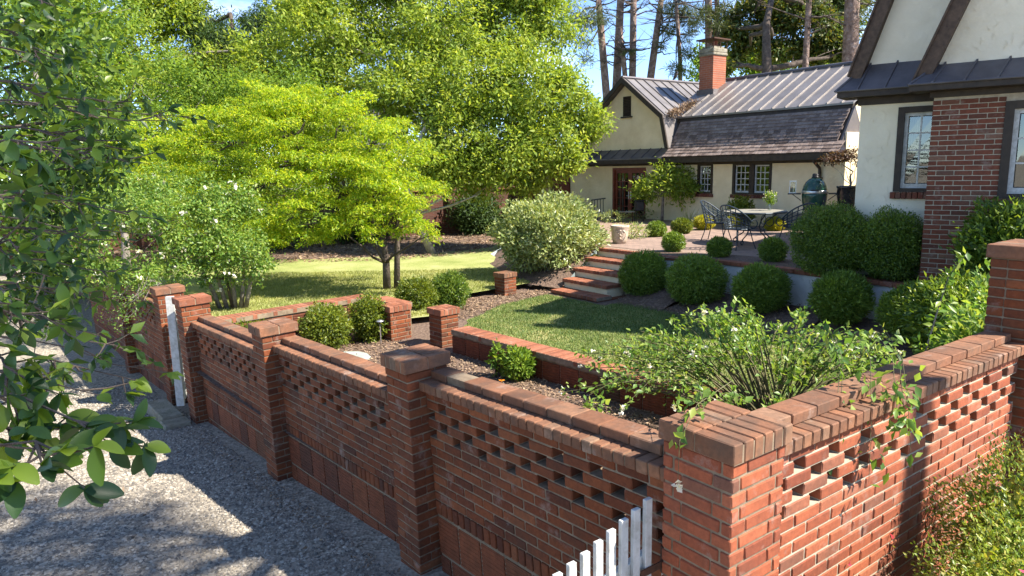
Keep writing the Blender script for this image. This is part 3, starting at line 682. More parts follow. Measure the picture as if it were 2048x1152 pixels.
# garden steps
ST = [(0.42, (0.79, 14.12), (1.60, 13.02)), (0.595, (1.05, 14.42), (1.83, 13.36)), (0.77, (1.30, 14.74), (2.10, 13.66)), (0.945, (1.58, 15.06), (2.40, 13.95)), (1.12, (1.84, 15.36), (2.68, 14.22))]
t = thing('garden_steps', 'flight of brick-nosed cream steps climbing from the lower lawn to the patio', 'steps', (1.2, 13.6, 0.3))
for i, (z, l, r) in enumerate(ST):
    l, r = Vector((*l, 0)), Vector((*r, 0)); d = (r-l).normalized(); b = Vector((-d.y, d.x, 0)); b = b if b.y > 0 else -b
    fr = Frame(l+Vector((0, 0, 0.2)), d, -b); ln = (r-l).length; h = z-0.2
    m = MB(); fr.box(m, 0.03, ln-0.03, -(0.9 if i < 4 else 0.5), -0.035, 0, h-0.072+0.0006*i); m.build('riser', MT['stucco'] if i else MT['brick'], t)
    mo = MB(); fr.box(mo, 0.004, ln-0.004, -0.4, -0.008, h-0.07, h-0.008); mo.build('bedding', MT['mortar'], t)
    x = 0
    while x < ln-0.02:
        e = min(x+0.085, ln); fr.brick(t, (x+e)/2, -0.1, h-0.036, e-x-0.006, 0.2, 0.07, MT['brick_red_cap']); fr.brick(t, (x+e)/2, -0.305, h-0.037, e-x-0.006, 0.2, 0.07, MT['brick_red_cap']); x += 0.09

# stone doorstep and tall white gate
t = thing('doorstep', 'two-slab mossy doorstep on the gravel below the white gate', 'step', (-4.9, 9.15, -0.4)); fr = Frame((-4.42, 9.02, -0.37), WD, WN)
for (a0, a1, t0, t1, h1) in [(-0.25, 0.02, 0.0, 0.34, 0.06), (0.04, 0.95, 0.02, 0.30, 0.075)]:
    m = MB(); fr.box(m, a0, a1, t0, t1, -0.1, h1); m.build('slab', MT['slab'], t, bevel=0.02)
t = thing('white_gate', 'tall weathered white board gate standing ajar between the gate piers', 'gate', (-4.55, 9.35, -0.2))
g0 = Vector((-4.60, 9.28, 0)); gd = (WD*0.62+Vector((0.772, 0.635, 0))*0.38).normalized(); gn = Vector((gd.y, -gd.x, 0)); gn = gn if gn.y < 0 else -gn
fr = Frame(g0+Vector((0, 0, -0.2)), gd, gn)
for i in range(9):
    m = MB(); fr.box(m, i*0.088, i*0.088+0.06, -0.02, 0.02, 0.0, 1.42-0.02*i); m.build('picket', MT['white'], t)
for h in (0.15, 0.75, 1.2):
    m = MB(); fr.box(m, 0, 0.78, -0.045, -0.021, h, h+0.09); m.build('rail', MT['white'], t)
m = MB(); fr.box(m, -0.05, 0.0, -0.05, 0.05, -0.05, 1.48); m.build('stile', MT['white'], t)

# picket gate in front of the corner pier
t = thing('picket_gate', 'white picket gate with sloping top hinged at the corner pier', 'gate', (0.25, 2.68, 0.2)); fr = Frame((0.63, 2.975, 0.12), -RD, RN)
tops = [1.415, 1.39, 1.365, 1.34, 1.315, 1.29, 1.27, 1.25, 1.235, 1.22, 1.21, 1.2]
for i, zt in enumerate(tops):
    m = MB(); a = 0.025+i*0.076; fr.box(m, a, a+0.042, -0.011, 0.011, 0.0, zt-0.12); m.build('picket', MT['white'], t, bevel=0.002)
for h in (0.92, 0.2):
    m = MB(); p0, p1 = fr.P(0.02, -0.03, h+0.06), fr.P(0.95, -0.03, h-0.08 if h > 0.5 else h); d = (p1-p0)/2
    m.obox((p0+p1)/2, d, fr.n*0.018, fr.w*0.042); m.build('rail', MT['white'], t, bevel=0.002)
m = MB(); fr.box(m, -0.045, 0.10, 0.012, 0.018, 0.93, 0.965); m.build('hinge_strap', MT['rust'], t)
m = MB(); fr.box(m, -0.075, -0.045, 0.0, 0.02, 0.90, 1.03); m.build('hinge_plate', MT['rust'], t)
m = MB(); c = fr.P(-0.055, 0.022, 0.90); m.tube([c+fr.w*0.0, c+fr.w*0.035+fr.u*0.012, c+fr.w*0.035-fr.u*0.012, c+fr.w*0.0-fr.u*0.01], 0.003, 5); m.obox(c-fr.w*0.016, fr.u*0.016, fr.n*0.008, fr.w*0.018); m.build('padlock', MT['steel'], t)

# ------------------------------------------------------------------ houses
def wall_holes(mb, fr, a0, a1, h0, h1, holes, t=0.0, depth=0.14):
    """front skin of a wall with rectangular openings and their reveals"""
    A = sorted({a0, a1, *[x for q in holes for x in q[:2]]}); Hs = sorted({h0, h1, *[x for q in holes for x in q[2:]]})
    for i in range(len(A)-1):
        for j in range(len(Hs)-1):
            ca, ch = (A[i]+A[i+1])/2, (Hs[j]+Hs[j+1])/2
            if any(q[0] < ca < q[1] and q[2] < ch < q[3] for q in holes): continue
            mb.quad(fr.P(A[i], t, Hs[j]), fr.P(A[i+1], t, Hs[j]), fr.P(A[i+1], t, Hs[j+1]), fr.P(A[i], t, Hs[j+1]))
    for q in holes:
        c = [(q[0], q[2]), (q[1], q[2]), (q[1], q[3]), (q[0], q[3])]
        for k in range(4):
            (x, z), (x2, z2) = c[k], c[(k+1) % 4]
            mb.quad(fr.P(x, t, z), fr.P(x2, t, z2), fr.P(x2, t-depth, z2), fr.P(x, t-depth, z))

def window(parent, fr, a0, a1, h0, h1, cols, rows, t=0.0, case=0.07, sash=0.05, sill=True, label=None, curtain=False, sill_mat=None):
    m = MB()
    for (x0, x1, y0, y1) in [(a0-0.002, a0+case, h0, h1), (a1-case, a1+0.002, h0, h1), (a0+case, a1-case, h1-case, h1+0.002), (a0+case, a1-case, h0-0.002, h0+case*0.6)]:
        fr.box(m, x0, x1, t-0.13, t+0.022, y0, y1)
    w = m.build('window', MT['trim'], parent)
    if label: w['label'] = label
    b0, b1, c0, c1 = a0+case, a1-case, h0+case*0.6, h1-case; m = MB(); tt = t-0.05
    for (x0, x1, y0, y1) in [(b0, b0+sash, c0, c1), (b1-sash, b1, c0, c1), (b0+sash, b1-sash, c1-sash, c1), (b0+sash, b1-sash, c0, c0+sash*1.3)]:
        fr.box(m, x0, x1, tt-0.03, tt+0.012, y0, y1)
    gw, gh = (b1-b0-2*sash), (c1-c0-2.3*sash); g0, k0 = b0+sash, c0+1.3*sash; mu = 0.011
    for i in range(1, cols): fr.box(m, g0+gw*i/cols-mu, g0+gw*i/cols+mu, tt-0.02, tt+0.006, k0, k0+gh)
    for j in range(1, rows): fr.box(m, g0, g0+gw, tt-0.018, tt+0.004, k0+gh*j/rows-mu, k0+gh*j/rows+mu)
    m.build('sash', MT['white'], w)
    for i in range(cols):
        for j in range(rows):
            m = MB(); x0, x1, y0, y1 = g0+gw*i/cols+mu, g0+gw*(i+1)/cols-mu, k0+gh*j/rows+mu, k0+gh*(j+1)/rows-mu; e = random.uniform(-0.0015, 0.0015)
            m.quad(fr.P(x0, tt-0.008+e, y0), fr.P(x1, tt-0.008-e, y0), fr.P(x1, tt-0.008, y1), fr.P(x0, tt-0.008, y1)); m.build('pane', MT['glass'], w)
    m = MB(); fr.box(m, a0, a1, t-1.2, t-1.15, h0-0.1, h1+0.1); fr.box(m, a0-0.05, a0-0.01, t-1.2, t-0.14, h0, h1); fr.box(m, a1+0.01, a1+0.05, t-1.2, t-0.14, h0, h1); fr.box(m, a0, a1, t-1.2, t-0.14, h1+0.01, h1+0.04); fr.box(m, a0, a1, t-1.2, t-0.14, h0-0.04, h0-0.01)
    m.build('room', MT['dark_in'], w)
    if curtain:
        m = MB()
        for k in range(7): x = b0+0.02+k*0.03; fr.box(m, x, x+0.02, t-0.2-0.015*(k % 2), t-0.18-0.015*(k % 2), c0, c1)
        m.build('curtain', MT['curtain'], w)
    if sill:
        x = a0-0.03
        while x < a1+0.02:
            e = min(x+0.066, a1+0.03); o = fr.brick(w, (x+e)/2, t+0.005, h0-0.055, e-x, 0.13, 0.10, sill_mat or MT['brick_house']); x += 0.074
    return w

BC = (0.809, 0.588, 0)
CF = Frame((3.52, 24.62, 0), (0.588, -0.809, 0), (-0.809, -0.588, 0))
cot = thing('cottage', 'cream stucco cottage with metal and wood-shingle gambrel roof behind the patio', 'house', (5.5, 22.5, 1.0))
wins = [(3.75, 4.32, 2.0, 2.9), (5.02, 6.30, 2.0, 2.9)]; door = (0.08, 1.63, 0.98, 2.8)
m = MB(); wall_holes(m, CF, -2.15, 8.37, 0.9, 3.0, [*wins, door]); CF.box(m, -2.15, 8.37, -6, -5.9, 0.9, 3.3); CF.box(m, 8.30, 8.37, -5.9, -0.001, 0.9, 3.6); CF.box(m, -2.15, -2.08, -5.9, -0.001, 0.9, 3.6)
m.build('wall', MT['stucco'], cot)
m = MB(); gab = [(-1.2, 3.25), (2.70, 3.25), (2.47, 4.31), (0.75, 5.58), (-0.95, 4.31)]
m.prism([CF.P(a, 0.0, h) for a, h in gab], -CF.n*0.2); m.build('gable_wall', MT['stucco'], cot)
# frieze, soffit, fascia, pent roof along the eave
m = MB(); CF.box(m, -3.9, 8.45, 0.002, 0.05, 2.86, 2.96); CF.box(m, -3.9, 8.5, 0.0, 0.42, 2.961, 2.985); CF.box(m, -3.9, 8.55, 0.42, 0.46, 2.93, 3.10); m.build('fascia', MT['trim'], cot)
m = MB()
m.prism([CF.P(-3.9, 0.47, 3.102), CF.P(-3.9, 0.0, 3.40), CF.P(-3.9, 0.0, 3.36), CF.P(-3.9, 0.47, 3.06)], CF.u*6.62); m.build('pent_roof', MT['metal_dark'], cot)
for k in range(14):
    a = -3.7+k*0.46; m = MB(); m.prism([CF.P(a, 0.475, 3.10), CF.P(a, 0.0, 3.405), CF.P(a, 0.0, 3.425), CF.P(a, 0.475, 3.12)], CF.u*0.02); m.build('seam', MT['metal_dark'], cot)
# gambrel slopes: deck boards, then shingles
def slope_pt(a, k, f):   # k: 0 flare, 1 steep; f 0..1 upwards -> (outward, height)
    (t0, h0), (t1, h1) = [((0.47, 3.105), (0.14, 3.37)), ((0.14, 3.37), (-0.40, 4.22))][k]
    return CF.P(a, t0+(t1-t0)*f, h0+(h1-h0)*f)
m = MB()
m.prism([CF.P(2.72, 0.46, 3.09), CF.P(2.72, 0.13, 3.36), CF.P(2.72, -0.42, 4.24), CF.P(2.72, -0.5, 4.2), CF.P(2.72, 0.05, 3.30), CF.P(2.72, 0.4, 3.05)], CF.u*5.55); m.build('roof_deck', MT['trim'], cot)
shm = {}
SHN = 0; restV = MB()
def shingles(k, f0, f1, rows, a0, a1):
    global SHN
    p0, p1 = slope_pt(0, k, 0), slope_pt(0, k, 1); upv = (p1-p0); Lh = upv.length; upv.normalize(); nrm = CF.u.cross(upv); nrm = nrm if nrm.dot(CF.n) > 0 else -nrm
    Ms = Matrix((CF.u, nrm, upv)).transposed(); Ms = Ms if Ms.determinant() > 0 else Matrix((-CF.u, nrm, upv)).transposed()
    for r in range(rows):
        f = f0+(f1-f0)*(r+0.5)/rows; a = a0-random.uniform(0, 0.1); rowh = Lh*(f1-f0)/rows
        while a < a1:
            w = random.choice((0.10, 0.13, 0.16)); s, e = max(a, a0), min(a+w, a1); a += w+0.006
            if e-s < 0.03: continue
            c = slope_pt((s+e)/2, k, f)+nrm*(0.016+random.uniform(0, 0.004))
            if SHN < 300:
                me = brick_mesh(round(e-s, 2), 0.018, round(rowh*1.12+random.choice((0, 0.012)), 3), MT['shingle']); o = bpy.data.objects.new('shingle', me); COL.objects.link(o); o.parent = cot
                m4 = (Ms @ Matrix.Rotation(0.09, 3, 'X')).to_4x4(); m4.translation = c-ORG[cot]; o.matrix_basis = m4; SHN += 1
            else: restV.obox(c, CF.u*(e-s)/2, nrm*0.009+upv*0.001, upv*rowh*0.56-nrm*0.009)
shingles(0, 0.0, 1.0, 3, 2.74, 8.42); shingles(1, 0.02, 0.98, 9, 2.74, 8.22)
sm2, nt_, b__ = nmat('wood_shingle_far'); c_ = ramp(nt_, N(nt_, 'NewGeometry').outputs['Random Per Island'], [(0, (0.14, 0.105, 0.09)), (0.5, (0.19, 0.145, 0.125)), (1, (0.245, 0.195, 0.17))])
c_ = mixc(nt_, 0.5, c_, ramp(nt_, noise(nt_, 14, 5), [(0.3, (0.55, 0.52, 0.5)), (0.7, (1.2, 1.2, 1.2))]), 'MULTIPLY'); nt_.links.new(c_, b__.inputs['Base Color']); b__.inputs['Roughness'].default_value = 0.85
o = restV.build('shingle_courses', sm2, cot); o['kind'] = 'stuff'
m = MB(); m.prism([CF.P(2.60, -0.36, 4.20), CF.P(2.60, -0.44, 4.345), CF.P(2.60, -0.5, 4.345), CF.P(2.60, -0.44, 4.18)], CF.u*5.66); m.build('trim_board', MT['trim'], cot)
m = MB(); m.prism([CF.P(8.27, 0.47, 3.10), CF.P(8.27, 0.14, 3.37), CF.P(8.27, -0.42, 4.26), CF.P(8.27, -1.2, 3.0)], CF.u*0.05); m.quad(CF.P(8.275, 0.47, 3.105), CF.P(8.66, 0.44, 3.10), CF.P(8.275, 0.12, 3.42)); m.build('end_flashing', MT['metal_dark'], cot)
m = MB(); m.prism([CF.P(8.3, 0, 2.9), CF.P(8.3, 0, 3.2), CF.P(8.3, -0.42, 4.2), CF.P(8.3, -2.6, 5.4), CF.P(8.3, -5.9, 3.3), CF.P(8.3, -5.9, 2.9)], -CF.u*0.03); m.build('end_wall', MT['stucco'], cot)
# upper metal roof
u0, u1, e0, e1 = 2.0, 8.28, (-0.38, 4.352), (-2.60, 5.58)
m = MB(); m.prism([CF.P(u0, *e0), CF.P(u0, *e1), CF.P(u0, -5.9, 3.3), CF.P(u0, -5.9, 3.22), CF.P(u0, e1[0], e1[1]-0.06), CF.P(u0, e0[0], e0[1]-0.05)], CF.u*(u1-u0)); m.build('metal_roof', MT['metal_roof'], cot)
k = 0
while u0+0.75+k*0.40 < u1:
    a = u0+0.75+k*0.40; m = MB(); m.prism([CF.P(a, e0[0]+0.005, e0[1]), CF.P(a, *e1), CF.P(a, e1[0], e1[1]+0.035), CF.P(a, e0[0]+0.005, e0[1]+0.035)], CF.u*0.028); m.build('seam', MT['metal_roof'], cot); k += 1
m = MB(); m.tube([CF.P(2.0, -2.6, 5.60), CF.P(8.3, -2.6, 5.60)], 0.06, 8); m.build('ridge_cap', MT['metal_dark'], cot)
# gable roof: right slope, left slope, steep kick
gr0, gr1 = 0.22, -3.9
for sgn, nm in ((1, 'gable_roof'), (-1, 'gable_roof')):
    X = lambda a: 0.75+sgn*(a-0.75)
    m = MB(); pr = [(0.75, 5.72), (2.52, 4.40), (2.78, 3.40), (2.72, 3.38), (2.47, 4.34), (0.75, 5.63)]
    m.prism([CF.P(X(a), gr0, h) for a, h in pr], -CF.n*(gr0-gr1)); m.build(nm, MT['metal_dark'] if sgn < 0 else MT['metal_roof'], cot)
    if sgn > 0:
        for k in range(9):
            t = 0.12-k*0.42; m = MB(); m.prism([CF.P(0.75, t, 5.72), CF.P(2.52, t, 4.40), CF.P(2.52, t, 4.435), CF.P(0.75, t, 5.755)], -CF.n*0.025); m.build('seam', MT['metal_dark'], cot)
    m = MB(); pr = [(0.75, 5.75), (2.54, 4.42), (2.80, 3.38), (2.66, 3.38), (2.42, 4.33), (0.75, 5.56)]
    m.prism([CF.P(X(a), 0.235, h) for a, h in pr], CF.n*0.05); m.build('rake_board', MT['trim'], cot)
m = MB(); m.tube([CF.P(0.75, 0.25, 5.745), CF.P(0.75, -3.9, 5.745)], 0.05, 8); m.build('ridge_cap', MT['metal_dark'], cot)
# gable vent with louvres
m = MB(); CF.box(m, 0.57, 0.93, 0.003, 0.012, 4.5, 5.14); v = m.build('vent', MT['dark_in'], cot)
for k in range(12):
    m = MB(); m.obox(CF.P(0.75, 0.02, 4.53+k*0.052), CF.u*0.17, CF.n*0.012+CF.w*0.012, CF.w*0.004-CF.n*0.004); m.build('louvre', MT['trim'], v)
m = MB(); CF.box(m, 0.5, 1.0, 0.004, 0.06, 4.44, 4.49); m.build('vent_sill', MT['trim'], v)
# chimney
ch = MB(); CF.box(ch, 2.25, 2.80, -2.45, -1.80, 4.9, 6.33); co = ch.build('chimney', small_brick_mat('chimney_brick', (0.36, 0.105, 0.045), (0.27, 0.08, 0.04), (0.33, 0.22, 0.16), R(54)), cot)
m = MB(); CF.box(m, 2.21, 2.84, -2.49, -1.76, 6.33, 6.42); m.prism([CF.P(2.22, -1.77, 6.42), CF.P(2.83, -1.77, 6.42), CF.P(2.83, -2.48, 6.42), CF.P(2.22, -2.48, 6.42)], CF.w*0.14); m.build('shoulder', MT['slab'], co, bevel=0.02)
m = MB(); CF.box(m, 2.30, 2.75, -2.40, -1.85, 6.561, 6.62); m.build('crown', MT['slab'], co)
for (a, tt) in [(2.24, -1.79), (2.81, -1.79), (2.24, -2.46), (2.81, -2.46), (2.52, -1.79), (2.81, -2.12)]:
    m = MB(); m.tube([CF.P(a, tt, 6.40), CF.P(a, tt, 6.82)], 0.014, 6); m.build('post', MT['rust'], co)
m = MB(); CF.box(m, 2.16, 2.89, -2.54, -1.71, 6.82, 6.86); m.build('rain_cap', MT['rust'], co)
m = MB(); m.tube([CF.P(2.62, -2.1, 6.62), CF.P(2.62, -2.1, 6.80)], 0.08, 10); m.build('flue', MT['brick_orange'], co)
m = MB(); CF.box(m, 2.19, 2.87, -2.5, -1.75, 4.95, 5.27); m.build('flashing', MT['metal_dark'], co)
# windows
window(cot, CF, *wins[0], 3, 4, case=0.075, sash=0.04)
window(cot, CF, 5.02, 5.66, 2.0, 2.9, 3, 4, case=0.075, sash=0.04); window(cot, CF, 5.665, 6.30, 2.0, 2.9, 3, 4, case=0.075, sash=0.04)
# french doors
m = MB()
for (x0, x1, y0, y1) in [(0.08, 0.16, 0.98, 2.8), (1.55, 1.63, 0.98, 2.8), (0.16, 1.55, 2.72, 2.8)]: CF.box(m, x0, x1, -0.13, 0.012, y0, y1)
CF.box(m, 0.08, 1.63, -0.3, 0.16, 0.90, 0.978)
m.build('door_frame', MT['door_red'], cot)
for (b0, b1) in [(0.165, 0.853), (0.857, 1.545)]:
    m = MB(); tt = -0.07; st = 0.085
    for (x0, x1, y0, y1) in [(b0, b0+st, 0.985, 2.715), (b1-st, b1, 0.985, 2.715), (b0+st, b1-st, 2.62, 2.715), (b0+st, b1-st, 0.985, 1.22)]: CF.box(m, x0, x1, tt-0.02, tt+0.02, y0, y1)
    gw = b1-b0-2*st
    for i in range(1, 3): CF.box(m, b0+st+gw*i/3-0.011, b0+st+gw*i/3+0.011, tt-0.015, tt+0.015, 1.22, 2.62)
    for j in range(1, 5): CF.box(m, b0+st, b1-st, tt-0.014, tt+0.014, 1.22+1.4*j/5-0.011, 1.22+1.4*j/5+0.011)
    d = m.build('door', MT['door_red'], cot)
    for i in range(3):
        for j in range(5):
            m = MB(); x0, x1, y0, y1 = b0+st+gw*i/3+0.011, b0+st+gw*(i+1)/3-0.011, 1.231+1.4*j/5, 1.209+1.4*(j+1)/5
            m.quad(CF.P(x0, tt, y0), CF.P(x1, tt+random.uniform(-0.001, 0.001), y0), CF.P(x1, tt, y1), CF.P(x0, tt, y1)); m.build('pane', MT['glass'], d)
    hx = b1-0.045 if b0 < 0.5 else b0+0.045
    m = MB(); CF.box(m, hx-0.018, hx+0.018, tt+0.021, tt+0.03, 1.75, 2.0); m.tube([CF.P(hx, tt+0.03, 1.86), CF.P(hx, tt+0.06, 1.86), CF.P(hx+(-0.07 if b0 < 0.5 else 0.07), tt+0.06, 1.86)], 0.009, 6); m.build('handle', MT['steel'], d)
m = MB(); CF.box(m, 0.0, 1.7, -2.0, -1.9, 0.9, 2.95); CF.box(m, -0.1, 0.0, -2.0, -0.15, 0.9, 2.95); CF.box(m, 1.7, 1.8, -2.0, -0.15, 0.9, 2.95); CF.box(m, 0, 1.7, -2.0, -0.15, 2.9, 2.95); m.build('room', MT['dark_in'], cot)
m = MB()
for k in range(5): CF.box(m, 0.18+k*0.045, 0.21+k*0.045, -0.22-0.02*(k % 2), -0.2-0.02*(k % 2), 1.0, 2.7)
m.build('curtain', MT['curtain'], cot)
m = MB(); CF.box(m, -0.4, 2.0, 0.005, 0.75, 0.9, 1.10); m.build('door_step', MT['brick_house'], cot, bevel=0.01)
# entry recess in brick with arched door at the left end
m = MB(); CF.box(m, -4.0, -3.62, -0.3, 0.02, 0.4, 2.95); m.build('corner_column', MT['stucco'], cot)
m = MB(); CF.box(m, -3.62, -2.15, -0.5, -0.25, 0.4, 2.95); m.build('brick_recess', small_brick_mat('recess_brick', (0.16, 0.055, 0.03), (0.11, 0.04, 0.025), (0.17, 0.14, 0.11), R(54)), cot)
m = MB(); arc = [(-3.3, 0.5), (-2.45, 0.5), (-2.45, 2.1)]+[(-2.875+0.425*math.cos(q), 2.1+0.35*math.sin(q)) for q in [math.pi*k/8 for k in range(1, 8)]]+[(-3.3, 2.1)]
m.prism([CF.P(a, -0.245, h) for a, h in arc], CF.n*0.03); m.build('arched_door', MT['door_red'], cot)
# downspout
m = MB(); m.tube([CF.P(7.74, 0.40, 3.0), CF.P(7.74, 0.38, 2.9), CF.P(7.74, 0.09, 2.72), CF.P(7.74, 0.07, 2.6), CF.P(7.74, 0.07, 1.15)], 0.04, 8); dp = m.build('downspout', MT['trim'], cot)
for h in (2.45, 1.9): m = MB(); CF.box(m, 7.68, 7.80, 0.003, 0.115, h, h+0.03); m.build('bracket', MT['trim'], dp)
m = MB(); CF.box(m, 6.4, 7.3, 0.02, 0.04, 1.2, 1.55); CF.box(m, 6.4, 7.3, 0.005, 0.25, 1.12, 1.2); m.build('crawl_vent', MT['slab'], cot)

# leaf litter in the roof valley, and a bird on the gable ridge
n = 900; f = RNG.random(n); base = np.array([CF.P(2.55+0.12, 0.05-1.15*q, 4.42+0.42*q) for q in f]); P = base+RNG.normal(size=(n, 3))*np.array([0.09, 0.09, 0.05])
lt = foliage('roof_leaf_litter', P, RNG.normal(size=(n, 3)), L['litter'], None, 0.12, 0.025); tag(lt, 'brown pine straw piled in the roof valley beside the gable', 'leaf litter', kind='stuff')
bp = CF.P(0.75, -2.35, 5.80); t = thing('bird', 'small dark bird perched on the gable ridge left of the chimney', 'bird', bp)
m = MB(); ax = CF.u
m.tube([bp+ax*(-0.13)+Vector((0, 0, -0.02)), bp+ax*(-0.05)+Vector((0, 0, 0.05)), bp+Vector((0, 0, 0.11)), bp+ax*0.045+Vector((0, 0, 0.19)), bp+ax*0.06+Vector((0, 0, 0.235)), bp+ax*0.075+Vector((0, 0, 0.26)), bp+ax*0.12+Vector((0, 0, 0.25))], [0.012, 0.04, 0.062, 0.05, 0.034, 0.036, 0.004], 10); m.build('body', MT['bark_dark'], t, True)
m = MB(); m.tube([bp+ax*(-0.03)+Vector((0, 0, 0.05)), bp+ax*(-0.14)+Vector((0, 0, -0.06)), bp+ax*(-0.2)+Vector((0, 0, -0.12))], [0.02, 0.016, 0.012], 6); m.build('tail', MT['bark_dark'], t, True)
for s in (-1, 1):
    m = MB(); m.tube([bp+CF.n*0.02*s+Vector((0, 0, 0.06)), bp+CF.n*0.02*s], 0.005, 5); m.build('leg', MT['bark_dark'], t)

# main house on the right
MF = Frame((5.84, 9.9, 0), (0.8, -0.6, 0), (-0.6, -0.8, 0))
mh = thing('main_house', 'large stucco and brick house with steep gables at the right edge', 'house', (7.5, 11.5, 1.1))
m = MB(); wall_holes(m, MF, 0.007, 5.0, 0.6, 3.72, [(0.83, 1.75, 2.36, 3.62)], t=-0.008); MF.box(m, 0.007, 0.10, -0.62, -0.009, 0.6, 3.72); MF.box(m, 4.9, 5.0, -8, -0.2, 0.6, 4.2); m.build('brick_wall', MT['mortar_pale'], mh)
row = 0; h = 1.0
while h < 3.70:
    a = -0.107*(row % 2)
    if row % 2: MF.brick(mh, 0.0475, -0.16, h, 0.095, 0.2, BH, MT['brick_house'])
    while a < 1.45:
        s, e = max(a, 0.0), min(a+BL, 1.45)
        if h > 2.27 and h < 3.66: e = min(e, 0.83)
        if e-s > 0.03: MF.brick(mh, (s+e)/2, -0.0475, h, e-s, 0.095, BH, MT['brick_house'])
        a += BL+JT
    h += PC; row += 1
window(mh, MF, 0.83, 1.75, 2.36, 3.62, 4, 3, t=-0.01, case=0.10, sash=0.06, label='house window cut by the right edge of the picture')
m = MB(); wall_holes(m, MF, -1.02, 0.02, 0.6, 4.0, [(-0.50, -0.005, 2.42, 3.66)], t=-0.6); MF.box(m, -1.02, -0.95, -8, -0.601, 0.6, 4.3); m.build('stucco_wall', MT['stucco_white'], mh)
window(mh, MF, -0.50, 0.10, 2.42, 3.66, 2, 4, t=-0.6, case=0.085, sash=0.05, curtain=True, label='tall white-sashed window between stucco and brick')
# beams, fascias and pent roofs
m = MB(); MF.box(m, -0.04, 5.2, -0.6, 0.03, 3.722, 3.80); MF.box(m, -0.26, 5.3, -0.2, 0.34, 3.801, 3.88); m.build('eave_beam', MT['trim'], mh)
m = MB(); MF.box(m, -1.06, -0.045, -0.99, -0.57, 3.72, 3.83); MF.box(m, -1.30, -0.262, -0.9, -0.28, 3.831, 3.915); m.build('eave_beam', MT['trim'], mh)
def pent(fr, a0, a1, t0, t1, h0, h1, hip, seams, parent):
    m = MB(); m.add([fr.P(a0, t1, h0), fr.P(a1, t1, h0), fr.P(a1, t0, h1), fr.P(a0+hip, t0, h1), fr.P(a0, t0-0.05, h0), fr.P(a1, t0-0.05, h0)], [(0, 1, 2, 3), (0, 3, 4), (4, 3, 2, 5), (0, 4, 5, 1), (1, 5, 2)])
    m.build('pent_roof', MT['metal_dark'], parent)
    for k in range(seams):
        a = a0+hip*0.5+0.12+k*0.36
        if a > a1: break
        m = MB(); m.prism([fr.P(a, t1+0.003, h0), fr.P(a+0.1, t0, h1), fr.P(a+0.1, t0, h1+0.03), fr.P(a, t1+0.003, h0+0.03)], fr.u*0.022); m.build('seam', MT['metal_dark'], parent)
    m = MB(); m.tube([fr.P(a0, t1, h0+0.005), fr.P(a1, t1, h0+0.005)], 0.014, 6); m.build('drip_edge', MT['metal_dark'], parent)
    m = MB(); m.tube([fr.P(a0, t1, h0+0.005), fr.P(a0+hip, t0, h1+0.01)], 0.016, 6); m.build('hip_seam', MT['metal_dark'], parent)
pent(MF, -0.27, 5.3, 0.0, 0.36, 3.882, 4.16, 0.3, 15, mh)
pent(MF, -1.33, -0.05, -0.6, -0.26, 3.917, 4.31, 0.36, 3, mh)
# steep gables
def gable(a_l, h_l, slope, h_top, t, parent, depth):
    am = a_l+(h_top-h_l)/slope; a_r = 2*am-a_l
    m = MB(); m.prism([MF.P(a_l+0.06, t, h_l-0.1), MF.P(a_r-0.06, t, h_l-0.1), MF.P(am, t, h_top-0.15)], -MF.n*0.15); m.build('gable_wall', MT['stucco_white'], parent)
    m = MB(); m.prism([MF.P(a_l, t-0.16, h_l), MF.P(am, t-0.16, h_top), MF.P(a_r, t-0.16, h_l)], -MF.n*depth); m.build('gable_roof', MT['metal_dark'], parent)
    d = (MF.P(am, 0, h_top)-MF.P(a_l, 0, h_l)).normalized(); q = MF.n.cross(d); q = q if q.dot(MF.u) > 0 else -q
    for sg in (1, -1):
        e0 = MF.P(a_l if sg > 0 else a_r, t+0.09, h_l-0.02); e1 = MF.P(am, t+0.09, h_top); dd = (e1-e0); qq = MF.n.cross(dd.normalized()); qq = qq if qq.dot(MF.u)*sg > 0 else -qq
        m = MB(); m.obox((e0+e1)/2+qq*0.085, dd/2, MF.n*0.085, qq*0.085); m.build('rake_board', MT['rake'], parent)
        m = MB(); m.obox((e0+e1)/2-qq*0.012, dd/2, MF.n*0.12, qq*0.012); m.build('drip_board', MT['rake'], parent)
gable(-0.24, 3.94, 2.575, 7.4, 0.0, mh, 2.6)
gable(-1.18, 4.16, 3.06, 6.9, -0.6, mh, 2.2)
m = MB(); m.prism([MF.P(1.0, -2.2, 4.0), MF.P(1.0, -4.6, 6.6), MF.P(1.0, -7.2, 4.0)], MF.u*5); MF.box(m, -0.95, 5.0, -7.9, -0.65, 3.9, 4.05); m.build('rear_roof', MT['metal_dark'], mh)
m = MB(); MF.box(m, 0.35, 0.43, 0.001, 0.03, 5.35, 5.55); m.build('shutter', MT['trim'], mh)
m = MB()                                                     # trowel strokes in the stucco
for k in range(46):
    if k < 20: a, t_, h = random.uniform(-0.98, -0.56), -0.598, random.uniform(1.4, 3.6)
    else: a, t_, h = random.uniform(0.35, 1.3), 0.002, random.uniform(4.25, 5.0)
    an = random.uniform(-0.9, 0.9); l = random.uniform(0.05, 0.16); p = MF.P(a, t_, h); g = MF.u*math.sin(an)+MF.w*math.cos(an)
    m.tube([p, p+g*l*0.5+MF.n*0.005+MF.u*0.008, p+g*l], [0.0015, 0.005, 0.0015], 4)
m.build('trowel_marks', MT['stucco_white'], mh)['kind'] = 'stuff'
